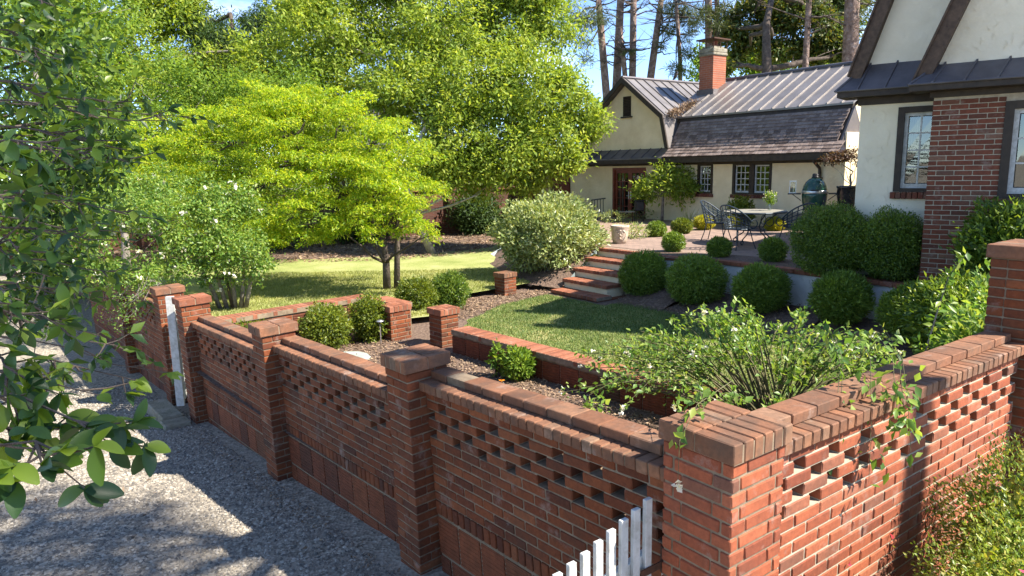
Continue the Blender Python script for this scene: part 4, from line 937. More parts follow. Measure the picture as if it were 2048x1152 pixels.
# rear wing between house and cottage
t = thing('house_wing', 'pale wing with striped sunlit roof seen between cottage and main house', 'house', (10.5, 20.5, 1.1))
wf = Frame((9.1, 19.4, 0), (0.588, -0.809, 0), (-0.809, -0.588, 0))
m = MB(); wf.box(m, -0.6, 4, -3, 0, 1.0, 3.25); m.build('wall', MT['stucco'], t)
m = MB(); wf.box(m, -0.7, 4, 0.0, 0.2, 3.251, 3.45); m.build('fascia', MT['trim'], t)
m = MB(); m.prism([wf.P(-0.7, 0.25, 3.45), wf.P(-0.7, -2.0, 4.6), wf.P(-0.7, -2.0, 4.5), wf.P(-0.7, 0.2, 3.40)], wf.u*4.7); m.build('roof', MT['stucco_white'], t)
# far garden wall
gm = small_brick_mat('garden_brick', (0.13, 0.042, 0.024), (0.085, 0.032, 0.02), (0.12, 0.09, 0.07), R(-20))
t = thing('garden_wall', 'long shaded brick garden wall behind the back lawn left of the cottage', 'wall', (-4, 26, 0.4))
fr = Frame((1.3, 27.9, 0.35), (-0.94, -0.34, 0), (0.34, -0.94, 0))
m = MB(); fr.box(m, 0, 22, -0.25, 0, -0.2, 1.72); m.build('wall_face', gm, t); m = MB(); fr.box(m, 0, 22, -0.3, 0.06, 1.721, 1.82); m.build('coping', MT['brick_cap'], t)
for k in range(8): m = MB(); fr.box(m, 0.9+k*2.6, 1.3+k*2.6, -0.01, 0.14, -0.2, 1.715); m.build('buttress', gm, t)

# ------------------------------------------------------------------ patio furniture
def chair(label, x, y, rz, group='iron lattice chairs around the patio table'):
    t = thing('patio_chair', label, 'chair', (x, y, 1.126), group); c, s = math.cos(rz), math.sin(rz)
    def T(px, py, pz): return Vector((x+px*c-py*s, y+px*s+py*c, 1.126+pz))
    def rim(ph): return 0.50+0.42*max(0.0, math.cos(ph*0.62))**1.6           # top edge height; back at ph = 0 (local -y)
    def sh(ph, f):
        h = 0.42+(rim(ph)-0.42)*f; r = 0.25+0.07*f; return T(r*math.sin(ph), -r*math.cos(ph)-0.05*f, h)
    m = MB(); m.tube([T(0.25*math.sin(a), -0.25*math.cos(a), 0.42) for a in [2*math.pi*k/24 for k in range(25)]], 0.011, 6)
    for k in range(-3, 4):
        w = math.sqrt(max(0, 0.25**2-(k*0.066)**2)); m.obox(T(k*0.066, 0, 0.42), (T(1, 0, 0)-T(0, 0, 0))*0.014, (T(0, 1, 0)-T(0, 0, 0))*w, (0, 0, 0.002)); m.obox(T(0, k*0.066, 0.424), (T(1, 0, 0)-T(0, 0, 0))*w, (T(0, 1, 0)-T(0, 0, 0))*0.014, (0, 0, 0.002))
    m.build('seat', MT['iron'], t)
    m = MB(); PH = 1.95
    for k in range(11):
        ph = -PH*0.9+k*PH*0.18; m.tube([sh(ph, f) for f in (0, 0.25, 0.5, 0.75, 1)], 0.011, 4)
    for f in (0.2, 0.4, 0.6, 0.8): m.tube([sh(-PH+k*PH/10, f) for k in range(21)], 0.011, 4)
    m.build('backrest', MT['iron'], t)
    m = MB(); m.tube([sh(-PH+k*PH/12, 1.0) for k in range(25)], 0.015, 7); m.build('rim', MT['iron'], t)
    for sx in (-1, 1):
        m = MB(); a0 = sh(sx*PH, 1.0); pts = [a0]+[T(sx*(0.30+0.02*math.sin(q)), 0.13+0.09*math.sin(q), 0.55+0.09*math.cos(q)-0.02) for q in [0.3*k for k in range(0, 18)]]
        m.tube(pts, 0.011, 5); m.build('arm', MT['iron'], t)
        for sy in (-1, 1):
            m = MB(); m.tube([T(sx*0.16, sy*0.18, 0.42), T(sx*0.2, sy*0.22, 0.2), T(sx*0.245, sy*0.28, 0.0)], [0.012, 0.011, 0.012], 6); m.build('leg', MT['iron'], t)
    return t
chair('iron lattice chair at the near left of the patio table', 4.72, 14.55, R(-62))
chair('bluish iron lattice chair farthest left at the patio table', 4.75, 16.15, R(-125))
chair('iron lattice chair right of the table with its back towards the lawn', 6.0, 14.75, R(20))
tx, ty, tz = 5.38, 15.45, 1.126
t = thing('patio_table', 'round iron patio table with scrolled legs and mesh top', 'table', (tx, ty, tz))
m = MB(); m.lathe([(0.0, 0.705), (0.64, 0.70), (0.66, 0.705), (0.66, 0.72), (0.0, 0.722)], (tx, ty, tz), 32); m.build('table_top', surf('table_mesh', [(0.3, (0.16, 0.15, 0.12)), (0.7, (0.3, 0.28, 0.23))], 40, 3, 0.6, 60, 0.2, 0.002), t)
m = MB(); m.tube([(tx+0.66*math.cos(a), ty+0.66*math.sin(a), tz+0.70) for a in [2*math.pi*k/32 for k in range(33)]], 0.018, 6); m.build('apron', MT['iron'], t)
for k in range(4):
    a = R(40)+k*math.pi/2; ca, sa = math.cos(a), math.sin(a); m = MB()
    pr = [(0.55, 0.70), (0.45, 0.62), (0.28, 0.5), (0.2, 0.36), (0.28, 0.22), (0.42, 0.14), (0.52, 0.06), (0.50, 0.012), (0.44, 0.02), (0.42, 0.07), (0.46, 0.1)]
    m.tube([(tx+r*ca, ty+r*sa, tz+h) for r, h in pr], 0.014, 6)
    m.tube([(tx+(0.36+0.1*math.cos(q))*ca, ty+(0.36+0.1*math.cos(q))*sa, tz+0.5+0.1*math.sin(q)) for q in [0.45*j for j in range(15)]], 0.009, 5); m.build('leg', MT['iron'], t)
m = MB(); m.tube([(tx+0.25*math.cos(a), ty+0.25*math.sin(a), tz+0.3) for a in [2*math.pi*k/20 for k in range(21)]], 0.010, 6); m.build('brace_ring', MT['iron'], t)
vx, vy, vz = 5.72, 15.5, 1.85
t = thing('flower_vase', 'clear vase with green stems and white buds on the patio table', 'vase', (vx, vy, vz))
m = MB(); m.lathe([(0.03, 0), (0.045, 0.02), (0.04, 0.09), (0.05, 0.15)], (vx, vy, vz), 14); m.build('vase', MT['glass'], t, True)
P = np.array([vx, vy, vz+0.12])+RNG.normal(size=(260, 3))*np.array([0.05, 0.05, 0.03])+np.outer(RNG.random(260), [0, 0, 0.2]); f = foliage('stems', P, np.tile([0, 0, 1.0], (260, 1)), L['mid'], t, 0.10, 0.02, 0, 0.2, 0.4)
P = np.array([vx, vy, vz+0.32])+RNG.normal(size=(60, 3))*np.array([0.07, 0.07, 0.05]); foliage('blooms', P, RNG.normal(size=(60, 3)), MT['petal'], t, 0.03, 0.025)

# kamado grill
gx, gy, gz = 7.45, 17.25, 1.126
t = thing('kamado_grill', 'dark green egg-shaped ceramic grill with fold-out side shelves', 'grill', (gx, gy, gz)); E0 = gz+0.52
m = MB(); m.lathe([(0.16, 0.0), (0.2, 0.03), (0.245, 0.12), (0.28, 0.26), (0.292, 0.42), (0.288, 0.50)], (gx, gy, E0), 28); m.build('base', MT['glaze_green'], t, True)
m = MB(); m.lathe([(0.288, 0.515), (0.285, 0.56), (0.26, 0.66), (0.21, 0.755), (0.14, 0.82), (0.09, 0.845)], (gx, gy, E0), 28); m.build('lid', MT['glaze_green'], t, True)
m = MB(); m.lathe([(0.085, 0.845), (0.085, 0.875), (0.07, 0.88), (0.075, 0.925), (0.05, 0.955), (0.0, 0.96)], (gx, gy, E0), 18); m.build('chimney_cap', MT['black'], t, True)
m = MB(); m.lathe([(0.296, 0.475), (0.299, 0.485), (0.299, 0.535), (0.296, 0.545)], (gx, gy, E0), 28); m.build('band', MT['steel'], t, True)
gu, gv = Vector((0.93, -0.37, 0)), Vector((-0.37, -0.93, 0)); gc = Vector((gx, gy, E0))
for s in (-1, 1):
    m = MB(); m.obox(gc+gu*s*0.46+Vector((0, 0, 0.47)), gu*0.15, gv*0.2, (0, 0, 0.012)); sh_ = m.build('side_shelf', MT['black'], t)
    m = MB(); m.tube([gc+gu*s*0.3+Vector((0, 0, 0.3)), gc+gu*s*0.5+Vector((0, 0, 0.455))], 0.01, 5); m.build('shelf_bracket', MT['black'], sh_)
m = MB(); m.obox(gc+gv*0.30+Vector((0, 0, 0.56)), gu*0.1, gv*0.02, (0, 0, 0.015)); m.build('handle', MT['black'], t)
m = MB(); m.obox(gc+gu*0.2+gv*0.21+Vector((0, 0, 0.25)), gu*0.05+gv*0.02, gv*0.015, (0, 0, 0.16)); m.build('hinge', MT['black'], t)
m = MB(); m.obox(gc+gv*0.21+Vector((0, 0, 0.07)), gu*0.08, gv*0.02, (0, 0, 0.045)); m.build('draft_door', MT['rust'], t)
for k in range(4):
    a = R(45)+k*math.pi/2; d = Vector((math.cos(a), math.sin(a), 0)); m = MB(); m.tube([gc+d*0.24+Vector((0, 0, 0.15)), gc+d*0.27, gc+d*0.29+Vector((0, 0, -0.52))], 0.016, 6); m.build('leg', MT['black'], t)
# lantern on the grill shelf
lc = gc+gu*(-0.50)+Vector((0, 0, 0.485))
t = thing('lantern', 'steel framed glass lantern standing on the grill side shelf', 'lantern', lc); m = MB()
for sx in (-1, 1):
    for sy in (-1, 1): m.obox(lc+gu*sx*0.07+gv*sy*0.07+Vector((0, 0, 0.14)), gu*0.008, gv*0.008, (0, 0, 0.14))
m.obox(lc+Vector((0, 0, 0.01)), gu*0.085, gv*0.085, (0, 0, 0.01)); m.obox(lc+Vector((0, 0, 0.29)), gu*0.085, gv*0.085, (0, 0, 0.012)); m.build('frame', MT['steel'], t)
m = MB()
for s in (-1, 1): m.obox(lc+gv*s*0.066+Vector((0, 0, 0.14)), gu*0.06, gv*0.002, (0, 0, 0.125)); m.obox(lc+gu*s*0.066+Vector((0, 0, 0.14)), gv*0.06, gu*0.002, (0, 0, 0.125))
m.build('pane', MT['glass'], t); m = MB(); m.lathe([(0.03, 0.021), (0.03, 0.16), (0.0, 0.165)], lc, 12); m.build('candle', MT['white'], t)

# glazed pot with small purple maple, on a brick plinth
px_, py_ = 8.05, 16.85
t = thing('plinth', 'low brick plinth under the dark glazed pot', 'plinth', (px_, py_, 1.12)); m = MB(); m.box(px_-0.3, px_+0.3, py_-0.3, py_+0.3, 1.12, 1.72); m.build('block', MT['brick_house'], t, bevel=0.01); m = MB(); m.box(px_-0.33, px_+0.33, py_-0.33, py_+0.33, 1.721, 1.78); m.build('top_slab', MT['slab'], t, bevel=0.01)
t = thing('glazed_pot', 'dark glazed pot beside the pale house corner', 'pot', (px_, py_, 1.78)); m = MB(); m.lathe([(0.15, 0), (0.19, 0.1), (0.225, 0.3), (0.22, 0.46), (0.24, 0.48), (0.24, 0.52), (0.20, 0.52), (0.19, 0.44)], (px_, py_, 1.78), 22); m.build('pot', MT['glaze_dark'], t, True)
m = MB(); m.lathe([(0.0, 0.43), (0.195, 0.44), (0.0, 0.45)], (px_, py_, 1.78), 16); m.build('soil', MT['soil'], t)
tree('potted_maple', 'small purple-leaved maple growing in the dark glazed pot', (px_, py_, 2.2), [(px_-0.25, py_, 3.0, 0.24), (px_+0.05, py_, 3.05, 0.25), (px_-0.5, py_-0.05, 2.92, 0.2), (px_+0.25, py_, 2.9, 0.2)], L['redmaple'], 1300, 0.07, 0.03, (px_-0.05, py_, 2.95), 0.03, MT['bark'], flat=0.5)

# carved urn
ux, uy = 2.5, 16.05
t = thing('stone_urn', 'carved stone urn with a relief face at the top of the steps', 'urn', (ux, uy, 1.126))
m = MB(); m.lathe([(0.13, 0.0), (0.155, 0.02), (0.175, 0.1), (0.19, 0.22), (0.195, 0.34), (0.215, 0.37), (0.22, 0.41), (0.18, 0.415), (0.165, 0.33), (0.0, 0.32)], (ux, uy, 1.126), 26); m.build('vessel', MT['stone'], t, True)
m = MB(); fd = Vector((-0.1, -1, 0)).normalized(); sd = Vector((1, -0.1, 0)).normalized(); b_ = Vector((ux, uy, 1.126))+fd*0.185
for (sx, h, rr, o_) in [(0, 0.2, 0.03, 0.02), (-0.045, 0.24, 0.022, 0.0), (0.045, 0.24, 0.022, 0.0), (0, 0.12, 0.03, 0.0), (-0.08, 0.28, 0.025, -0.01), (0.08, 0.28, 0.025, -0.01), (0, 0.3, 0.03, 0.0)]:
    m.lathe([(0.001, -rr), (rr*0.7, -rr*0.7), (rr, 0), (rr*0.7, rr*0.7), (0.001, rr)], b_+sd*sx+fd*o_+Vector((0, 0, h)), 8)
for s in (-1, 1): m.tube([b_+sd*s*0.02+Vector((0, 0, 0.31)), b_+sd*s*0.09-fd*0.02+Vector((0, 0, 0.30)), b_+sd*s*0.13-fd*0.06+Vector((0, 0, 0.2)), b_+sd*s*0.08-fd*0.02+Vector((0, 0, 0.1))], [0.012, 0.016, 0.016, 0.01], 6)
m.build('relief', MT['stone'], t, True)
# black box grill and its side table by the doors, iron railing
bx, by, bz = 4.05, 22.1, 1.13
t = thing('box_grill', 'black box barbecue on thin legs in front of the red doors', 'barbecue', (bx, by, bz)); m = MB(); m.box(bx-0.14, bx+0.14, by-0.14, by+0.14, bz+0.33, bz+0.64); m.build('body', MT['black'], t, bevel=0.03); m = MB(); m.box(bx-0.15, bx+0.15, by-0.15, by+0.15, bz+0.641, bz+0.67); m.build('lid', MT['black'], t, bevel=0.01)
for sx in (-1, 1):
    for sy in (-1, 1): m = MB(); m.tube([(bx+0.12*sx, by+0.12*sy, bz), (bx+0.12*sx, by+0.12*sy, bz+0.34)], 0.012, 6); m.build('leg', MT['black'], t)
m = MB(); m.box(bx-0.62, bx-0.16, by-0.14, by+0.14, bz+0.30, bz+0.325); m.build('side_table', MT['slab'], t)
for sx in (-0.58, -0.2): m = MB(); m.tube([(bx+sx, by, bz), (bx+sx, by, bz+0.3)], 0.02, 6); m.build('leg', MT['rust'], t)
t = thing('iron_railing', 'short black iron handrail left of the red doors', 'railing', (2.9, 23.6, 0.9)); rf = Frame((2.75, 23.75, 0.9), (0.588, -0.809, 0), (-0.809, -0.588, 0))
m = MB(); m.tube([rf.P(0, 0, 0.85), rf.P(0.75, 0.1, 0.93)], 0.022, 6); m.build('handrail', MT['black'], t)
for k in range(5): m = MB(); m.tube([rf.P(k*0.16, 0.02*k, 0), rf.P(k*0.16, 0.02*k, 0.86+0.017*k)], 0.012 if k else 0.022, 6); m.build('baluster', MT['black'], t)
# solar path light
sx_, sy_ = -1.98, 10.2
t = thing('path_light', 'small metal solar path light beside the brick path step', 'lamp', (sx_, sy_, 0.33)); m = MB(); m.tube([(sx_, sy_, 0.30), (sx_, sy_, 0.60)], 0.009, 8); m.build('stake', MT['steel'], t); m = MB(); m.lathe([(0.02, 0), (0.028, 0.02), (0.022, 0.07)], (sx_, sy_, 0.60), 12); m.build('lens', MT['glass'], t); m = MB(); m.lathe([(0.062, 0.0), (0.065, 0.008), (0.03, 0.022), (0.0, 0.025)], (sx_, sy_, 0.672), 18); m.build('hood', MT['steel'], t, True)

# ------------------------------------------------------------------ clipped shrubs
BX = 'clipped box balls along the retaining wall'
for (x, y, z, r, hh, lab) in [(2.55, 13.35, 0.40, 0.45, 0.86, 'clipped box ball nearest the garden steps'), (3.3, 12.35, 0.44, 0.52, 0.86, 'largest clipped box ball, second from the steps'), (4.1, 11.35, 0.50, 0.44, 0.74, 'clipped box ball, third from the garden steps'), (4.86, 10.15, 0.54, 0.40, 0.74, 'clipped box ball, fourth from the garden steps'), (5.35, 9.05, 0.54, 0.44, 0.74, 'looser box ball at the right end of the retaining wall row')]:
    shrub('box_ball', lab, (x, y, z), r, hh*0.5, L['box'], 9500, 0.06, 0.014, BX, 0.055, 0.45)
UB = 'small clipped balls on the patio edge'
for (x, y, r, hh, mt, lab) in [(3.33, 14.3, 0.22, 0.40, 'box', 'small clipped ball at patio edge above the nearest box ball'), (3.99, 13.34, 0.22, 0.38, 'box', 'small clipped ball at patio edge in front of the left chair'), (4.73, 12.57, 0.23, 0.43, 'box', 'small clipped ball at patio edge in front of the table'), (3.62, 17.4, 0.24, 0.38, 'box', 'small green ball right of the stone urn'), (4.4, 18.0, 0.26, 0.40, 'box_lit', 'yellow-tipped clipped ball beneath the standard tree'), (5.25, 19.0, 0.27, 0.40, 'box_yellow', 'bright golden ball between standard tree and chairs'), (6.0, 18.9, 0.22, 0.36, 'box_yellow', 'golden ball behind the bluish chair'), (6.9, 18.3, 0.25, 0.36, 'box_yellow', 'golden ball seen beneath the patio table')]:
    shrub('clipped_ball', lab, (x, y, 1.12), r, hh*0.5, L[mt], 2600, 0.05, 0.016, UB, 0.04, 0.2)
shrub('golden_shrub', 'loose golden shrub against the cottage wall behind the table', (6.35, 19.4, 1.12), 0.34, 0.42, L['box_lit'], 1500, 0.09, 0.03, None, 0.14, 0.5)
shrub('rounded_shrub', 'large dark green mound of fine leaves left of the house window', (5.05, 10.95, 1.12), 0.60, 0.57, L['shrub'], 20000, 0.035, 0.016, None, 0.06, 0.1)
shrub('rounded_shrub', 'dark green mound of fine leaves touching the brick house corner', (5.66, 10.38, 1.12), 0.47, 0.53, L['shrub'], 15000, 0.035, 0.016, None, 0.07, 0.1)
shrub('broadleaf_shrub', 'tall leafy shrub against the house brick behind the end pier', (6.35, 8.85, 1.0), 0.55, 0.68, L['shrub'], 7000, 0.09, 0.03, None, 0.14, 0.2)
shrub('broadleaf_shrub', 'mid-height leafy shrub left of the tall end pier', (5.35, 8.25, 0.45), 0.50, 0.52, L['shrub'], 6000, 0.085, 0.032, None, 0.14, 0.2)
shrub('broadleaf_shrub', 'bright green leafy shrub spilling beside the tall end pier', (4.75, 6.55, 0.6), 0.50, 0.55, L['rose'], 4200, 0.085, 0.036, None, 0.2, 0.2)
shrub('broadleaf_shrub', 'low glossy shrub where the pierced wall meets the end pier', (4.1, 5.55, 0.9), 0.50, 0.38, L['rose'], 3400, 0.08, 0.034, None, 0.22, 0.1)
shrub('planter_shrub', 'sunlit box bush in the planter, left one of the pair', (-2.75, 10.1, 0.3), 0.34, 0.34, L['box_lit'], 4200, 0.045, 0.022, 'planter bushes', 0.13, 0.2)
shrub('planter_shrub', 'sunlit box bush in the planter corner next to the path pier', (-2.2, 10.45, 0.3), 0.27, 0.36, L['box_lit'], 3600, 0.045, 0.022, 'planter bushes', 0.13, 0.3)
shrub('planter_shrub', 'low trailing green plant behind the left wall coping', (-3.65, 9.6, 0.45), 0.42, 0.2, L['box_lit'], 2200, 0.05, 0.02, 'planter bushes', 0.15, 0.2)
shrub('path_shrub', 'leafy green bush behind the left path pier', (-1.72, 12.3, 0.40), 0.34, 0.30, L['box_lit'], 4200, 0.05, 0.022, 'bushes behind the path', 0.1, 0.3)
shrub('path_shrub', 'rounder green bush between the path piers and the lawn', (-1.16, 12.75, 0.35), 0.35, 0.33, L['shrub'], 5200, 0.045, 0.02, 'bushes behind the path', 0.1, 0.3)
shrub('silvery_shrub', 'large pale silvery-leaved bush left of the garden steps', (0.85, 15.75, 0.62), 1.12, 0.80, L['silver'], 13000, 0.10, 0.04, None, 0.13, 0.3)
m = MB(); sv = thing('low_branches', 'bare lower branches under the silvery bush', 'branches', (0.7, 15.4, 0.6))
for k in range(14):
    a = random.uniform(2.5, 6.0); m.tube(wobble((0.85, 15.7, 0.55), (0.85+0.9*math.cos(a), 15.7+0.8*math.sin(a), random.uniform(0.65, 0.95)), 4, 0.06), [0.03, 0.024, 0.018, 0.012, 0.007], 5)
m.build('branch', MT['bark'], sv)
for (x, y, rx, rz, lab) in [(-1.3, 26.3, 0.9, 0.75, 'dark glossy shrub against the garden wall behind the lawn'), (-5.2, 24.2, 1.1, 0.7, 'dark shrub at the garden wall behind the maple'), (0.3, 26.6, 0.6, 0.5, 'small dark shrub at the cottage end of the garden wall'), (-8.0, 22.5, 1.3, 0.9, 'broad dark shrub in the shade left behind the maple')]:
    shrub('wall_shrub', lab, (x, y, 0.45), rx, rz, L['conifer'], 3500, 0.13, 0.05, None, 0.15, 0.2)
AZ = 'azaleas outside the sunlit wall'
shrub('azalea', 'yellowing azalea in the lower right corner', (2.02, 2.50, 0.2), 0.46, 0.50, L['azalea'], 12000, 0.026, 0.012, AZ, 0.13, 0.3)
shrub('azalea', 'taller azalea against the right end of the sunlit wall', (2.75, 3.50, 0.2), 0.40, 0.58, L['azalea'], 11000, 0.027, 0.012, AZ, 0.13, 0.3)
shrub('azalea', 'azalea in the middle of the bed at the sunlit wall', (2.32, 3.0, 0.2), 0.36, 0.50, L['azalea'], 9000, 0.026, 0.012, AZ, 0.14, 0.3)
shrub('azalea', 'low azalea at the foot of the sunlit wall nearest the corner pier', (1.72, 2.72, 0.2), 0.30, 0.30, L['azalea'], 6000, 0.026, 0.012, AZ, 0.14, 0.3)
P = np.array([2.02, 2.5, 1.1])+RNG.normal(size=(30, 3))*np.array([0.3, 0.3, 0.12]); pf = foliage('azalea_blossom', P, RNG.normal(size=(30, 3)), MT['pink_petal'], None, 0.03, 0.025); tag(pf, 'few pink blossoms scattered on the corner azalea', 'blossom', kind='stuff')
shrub('herb_clump', 'bushy green herb at the foot of the low tile wall', (0.06, 8.28, 0.33), 0.19, 0.2, L['mid'], 900, 0.05, 0.024, None, 0.1, 0.6)
shrub('herb_clump', 'slender leafy seedling left of the bushy herb', (-0.2, 8.4, 0.33), 0.07, 0.22, L['mid'], 160, 0.055, 0.026, None, 0.2, 0.3)
t = thing('orange_flower', 'single orange flower on a thin stem in the mulch bed', 'flower', (-0.02, 7.4, 0.33))
m = MB(); m.tube([(-0.02, 7.4, 0.33), (-0.06, 7.38, 0.5), (-0.13, 7.36, 0.6)], 0.005, 5); m.build('stem', MT['bark'], t)
P = np.tile([-0.13, 7.36, 0.6], (10, 1)); A = np.arange(10)*0.63; foliage('petal', P, np.stack([np.cos(A), np.sin(A), 0.25+0*A], 1), MT['orange_petal'], t, 0.035, 0.02, 0, 0.9, 0.1)
for (x, y, lab) in [(3.3, 22.2, 'weedy low plants beside the stone urn'), (4.4, 23.3, 'low green plants at the foot of the standard tree'), (2.95, 17.2, 'straggly groundcover right of the stone urn')]:
    shrub('groundcover_plant', lab, (x, y, 1.12), 0.42, 0.17, L['silver'], 500, 0.09, 0.03, None, 0.2, 0.4, core=False)
for (x, y, lab) in [(5.3, 20.8, 'tuft of dry upright grass left of the golden ball'), (5.9, 20.0, 'tuft of pale dry grass behind the golden ball')]:
    P = np.array([x, y, 1.12])+RNG.normal(size=(40, 3))*np.array([0.06, 0.06, 0]); g = foliage('dry_grass', P, np.tile([0, 0, 1.0], (40, 1)), L['grass_dry'], None, 0.55, 0.012, 0, 0.1, 0.35); tag(g, lab, 'grass', kind='stuff')

# ------------------------------------------------------------------ trees
CENTRAL = [(-5.6,22.0,7.06,1.35),(-3.96,23.0,7.51,1.56),(-2.0,22.0,6.99,1.65),(-0.06,23.0,7.14,1.65),(1.36,23.0,7.41,1.09),(-5.1,22.0,5.46,1.21),(-3.13,21.0,5.17,1.45),(-1.25,21.0,5.13,1.6),(0.64,21.0,5.23,1.45),(1.72,21.0,4.65,0.95),(-1.7,20.5,3.56,1.43),(-0.12,20.5,3.53,1.36),(1.24,20.5,3.5,1.08),(2.45,21.0,4.07,0.61),(-0.86,20.5,2.76,0.94),(0.59,20.5,2.66,0.72),(1.82,20.5,3.0,0.5),(-2.15,20.5,2.86,0.72),(-6.37,23.0,8.74,1.39),(-3.87,23.0,9.12,1.54),(-1.41,23.0,8.93,1.7),(0.75,23.0,8.75,1.39)]
LEFTBG = [(-18.53,28.0,8.41,2.09),(-16.81,29.0,8.75,1.97),(-14.56,29.0,7.76,1.78),(-13.87,30.0,9.47,1.63),(-16.1,27.0,6.23,1.67),(-14.14,27.0,5.47,1.5),(-17.96,29.0,10.44,1.95),(-14.32,30.0,11.0,2.01),(-12.2,29.0,6.2,1.7),(-9.5,28.0,6.6,1.6),(-8,27.5,5.0,1.5),(-11,28,4.2,1.6),(-7.5,28,8.0,1.5),(-13,28,3.4,1.6),(-16,27,3.6,1.8)]
CONIF = [(-11.61,30.0,7.47,1.54),(-10.42,31.0,8.81,1.16),(-12.71,31.0,9.05,1.26),(-10.02,30.0,6.84,1.24),(-10.94,29.0,5.96,1.4),(-12.94,30.0,6.5,1.03),(-9.2,29.0,5.15,1.21)]
LEFTLOW = [(-11.36,18.0,4.16,1.13),(-9.64,17.5,3.62,1.1),(-8.76,18.0,3.87,0.88),(-9.76,16.0,3.14,0.79),(-8.34,16.0,2.78,0.68),(-7.8,18.5,3.2,1.1),(-6.5,19,3.4,1.1),(-7.2,18.5,2,1.0),(-5.8,19,2.2,0.9),(-8.8,18,2.2,1),(-7.5,20,4.8,1.2),(-6,20.5,5,1.0),(-9,19.5,5.2,1.1)]
MAPLE = [(-6.64,14.6,3.28,0.51),(-5.96,14.8,3.67,0.57),(-5.38,15.0,4.08,0.57),(-4.74,15.0,4.37,0.57),(-4.02,15.0,4.2,0.62),(-3.31,15.0,3.98,0.63),(-2.56,14.8,3.65,0.57),(-1.92,14.5,3.23,0.41),(-6.04,14.3,2.86,0.55),(-5.2,14.3,3.24,0.65),(-4.28,14.3,3.42,0.65),(-3.4,14.3,3.21,0.65),(-2.57,14.1,2.89,0.55),(-5.54,13.9,2.17,0.54),(-4.56,13.7,2.46,0.63),(-3.68,13.7,2.54,0.63),(-2.9,13.6,2.24,0.53),(-4.06,13.5,1.88,0.53),(-4.74,13.5,1.7,0.48),(-2.39,13.4,2.05,0.43),(-1.83,13.4,1.94,0.36),(-1.46,13.4,1.65,0.24),(-3.39,13.5,1.77,0.34),(-2.13,13.6,2.32,0.34),(-2.68,13.3,1.68,0.24),(-4.93,15.5,3.89,0.76),(-3.87,15.5,3.66,0.76)]
LROSE = [(-6.37,10.5,2.17,0.45),(-6.18,11.0,2.28,0.51),(-5.82,11.5,2.16,0.57),(-5.41,12.0,1.95,0.6),(-4.94,12.3,1.82,0.57),(-4.61,12.5,1.35,0.38),(-5.26,12.3,1.21,0.4),(-5.67,11.7,1.39,0.38),(-5.89,11.0,1.41,0.32),(-6.06,10.4,1.46,0.27),(-6.21,10.0,1.63,0.29),(-4.91,12.6,2.42,0.45),(-5.44,12.4,2.52,0.44),(-6.09,12.0,2.72,0.42)]
OAK = [(11.92,36.0,9.77,1.47),(13.86,36.0,10.2,1.47),(15.38,36.0,9.24,1.35),(13.45,36.0,8.57,1.23),(14.96,36.0,8.07,0.99),(11.48,36.0,8.37,0.86),(16.21,35.0,8.12,0.84),(17.27,37.0,10.34,1.26),(9.64,33.0,7.28,0.57),(11.01,37.0,9.5,0.76)]

tree('laurel_oak', 'big pale green tree with whitish limbs beside the cottage gable', (-2.3, 20.4, 0.45), CENTRAL, L['light'], 135000, 0.15, 0.06, None, 0.13, MT['bark_pale'], clump=0.17, nclump=46, pts=[(-2.3, 20.4, 0.4), (-2.75, 20.2, 1.6), (-2.95, 19.9, 2.7), (-2.35, 20.1, 4.0), (-1.7, 21.2, 5.4), (-1.4, 22.4, 7.2)], shell=0.55)
tree('background_tree', 'light yellow-green tree filling the upper left background', (-15.5, 29.0, 0.3), LEFTBG, L['light'], 70000, 0.22, 0.08, (-15.5, 29, 8.5), 0.3, MT['bark'], clump=0.2, nclump=36)
tree('background_conifer', 'darker feathery conifer behind the maple at upper left', (-11.3, 30.2, 0.3), CONIF, L['conifer'], 55000, 0.22, 0.04, (-11.3, 30.2, 9.3), 0.28, MT['bark_dark'], clump=0.2, nclump=30, droop=0.8)
tree('understorey_tree', 'pale sunlit small tree left behind the maple', (-9.6, 17.3, 0.3), LEFTLOW, L['mid'], 46000, 0.10, 0.045, (-9.6, 17.3, 3.4), 0.12, MT['bark'], clump=0.2, nclump=34)
# japanese maple: flat tiers of fine leaves on two slim trunks
mp = tree('japanese_maple', 'spreading chartreuse maple with flat tiers of fine leaves', (-2.55, 14.35, 0.45), MAPLE, L['maple'], 300, 0.075, 0.022, None, 0.085, MT['bark_dark'], flat=0.34, clump=0.26, nclump=22, droop=0.35, shell=0.3, upn=0.85,
          pts=[(-2.6, 14.35, 0.42), (-2.58, 14.3, 1.0), (-2.6, 14.2, 1.6), (-2.85, 14.2, 2.0), (-3.3, 14.3, 2.45), (-4.0, 14.5, 3.0), (-4.4, 14.7, 3.6)], limb_r=0.4)
m = MB(); m.tube([(-2.40, 14.4, 0.42), (-2.36, 14.35, 1.1), (-2.3, 14.2, 1.7), (-2.3, 14.3, 2.4), (-2.5, 14.6, 3.3)], [0.07, 0.06, 0.05, 0.03, 0.015], 8); m.tube([(-2.85, 14.2, 2.0), (-3.6, 14.0, 2.1), (-4.4, 13.9, 2.2), (-5.2, 14.0, 2.4)], [0.04, 0.035, 0.025, 0.012], 6); m.build('trunk', MT['bark_dark'], mp, True)
PP = []; PO = []
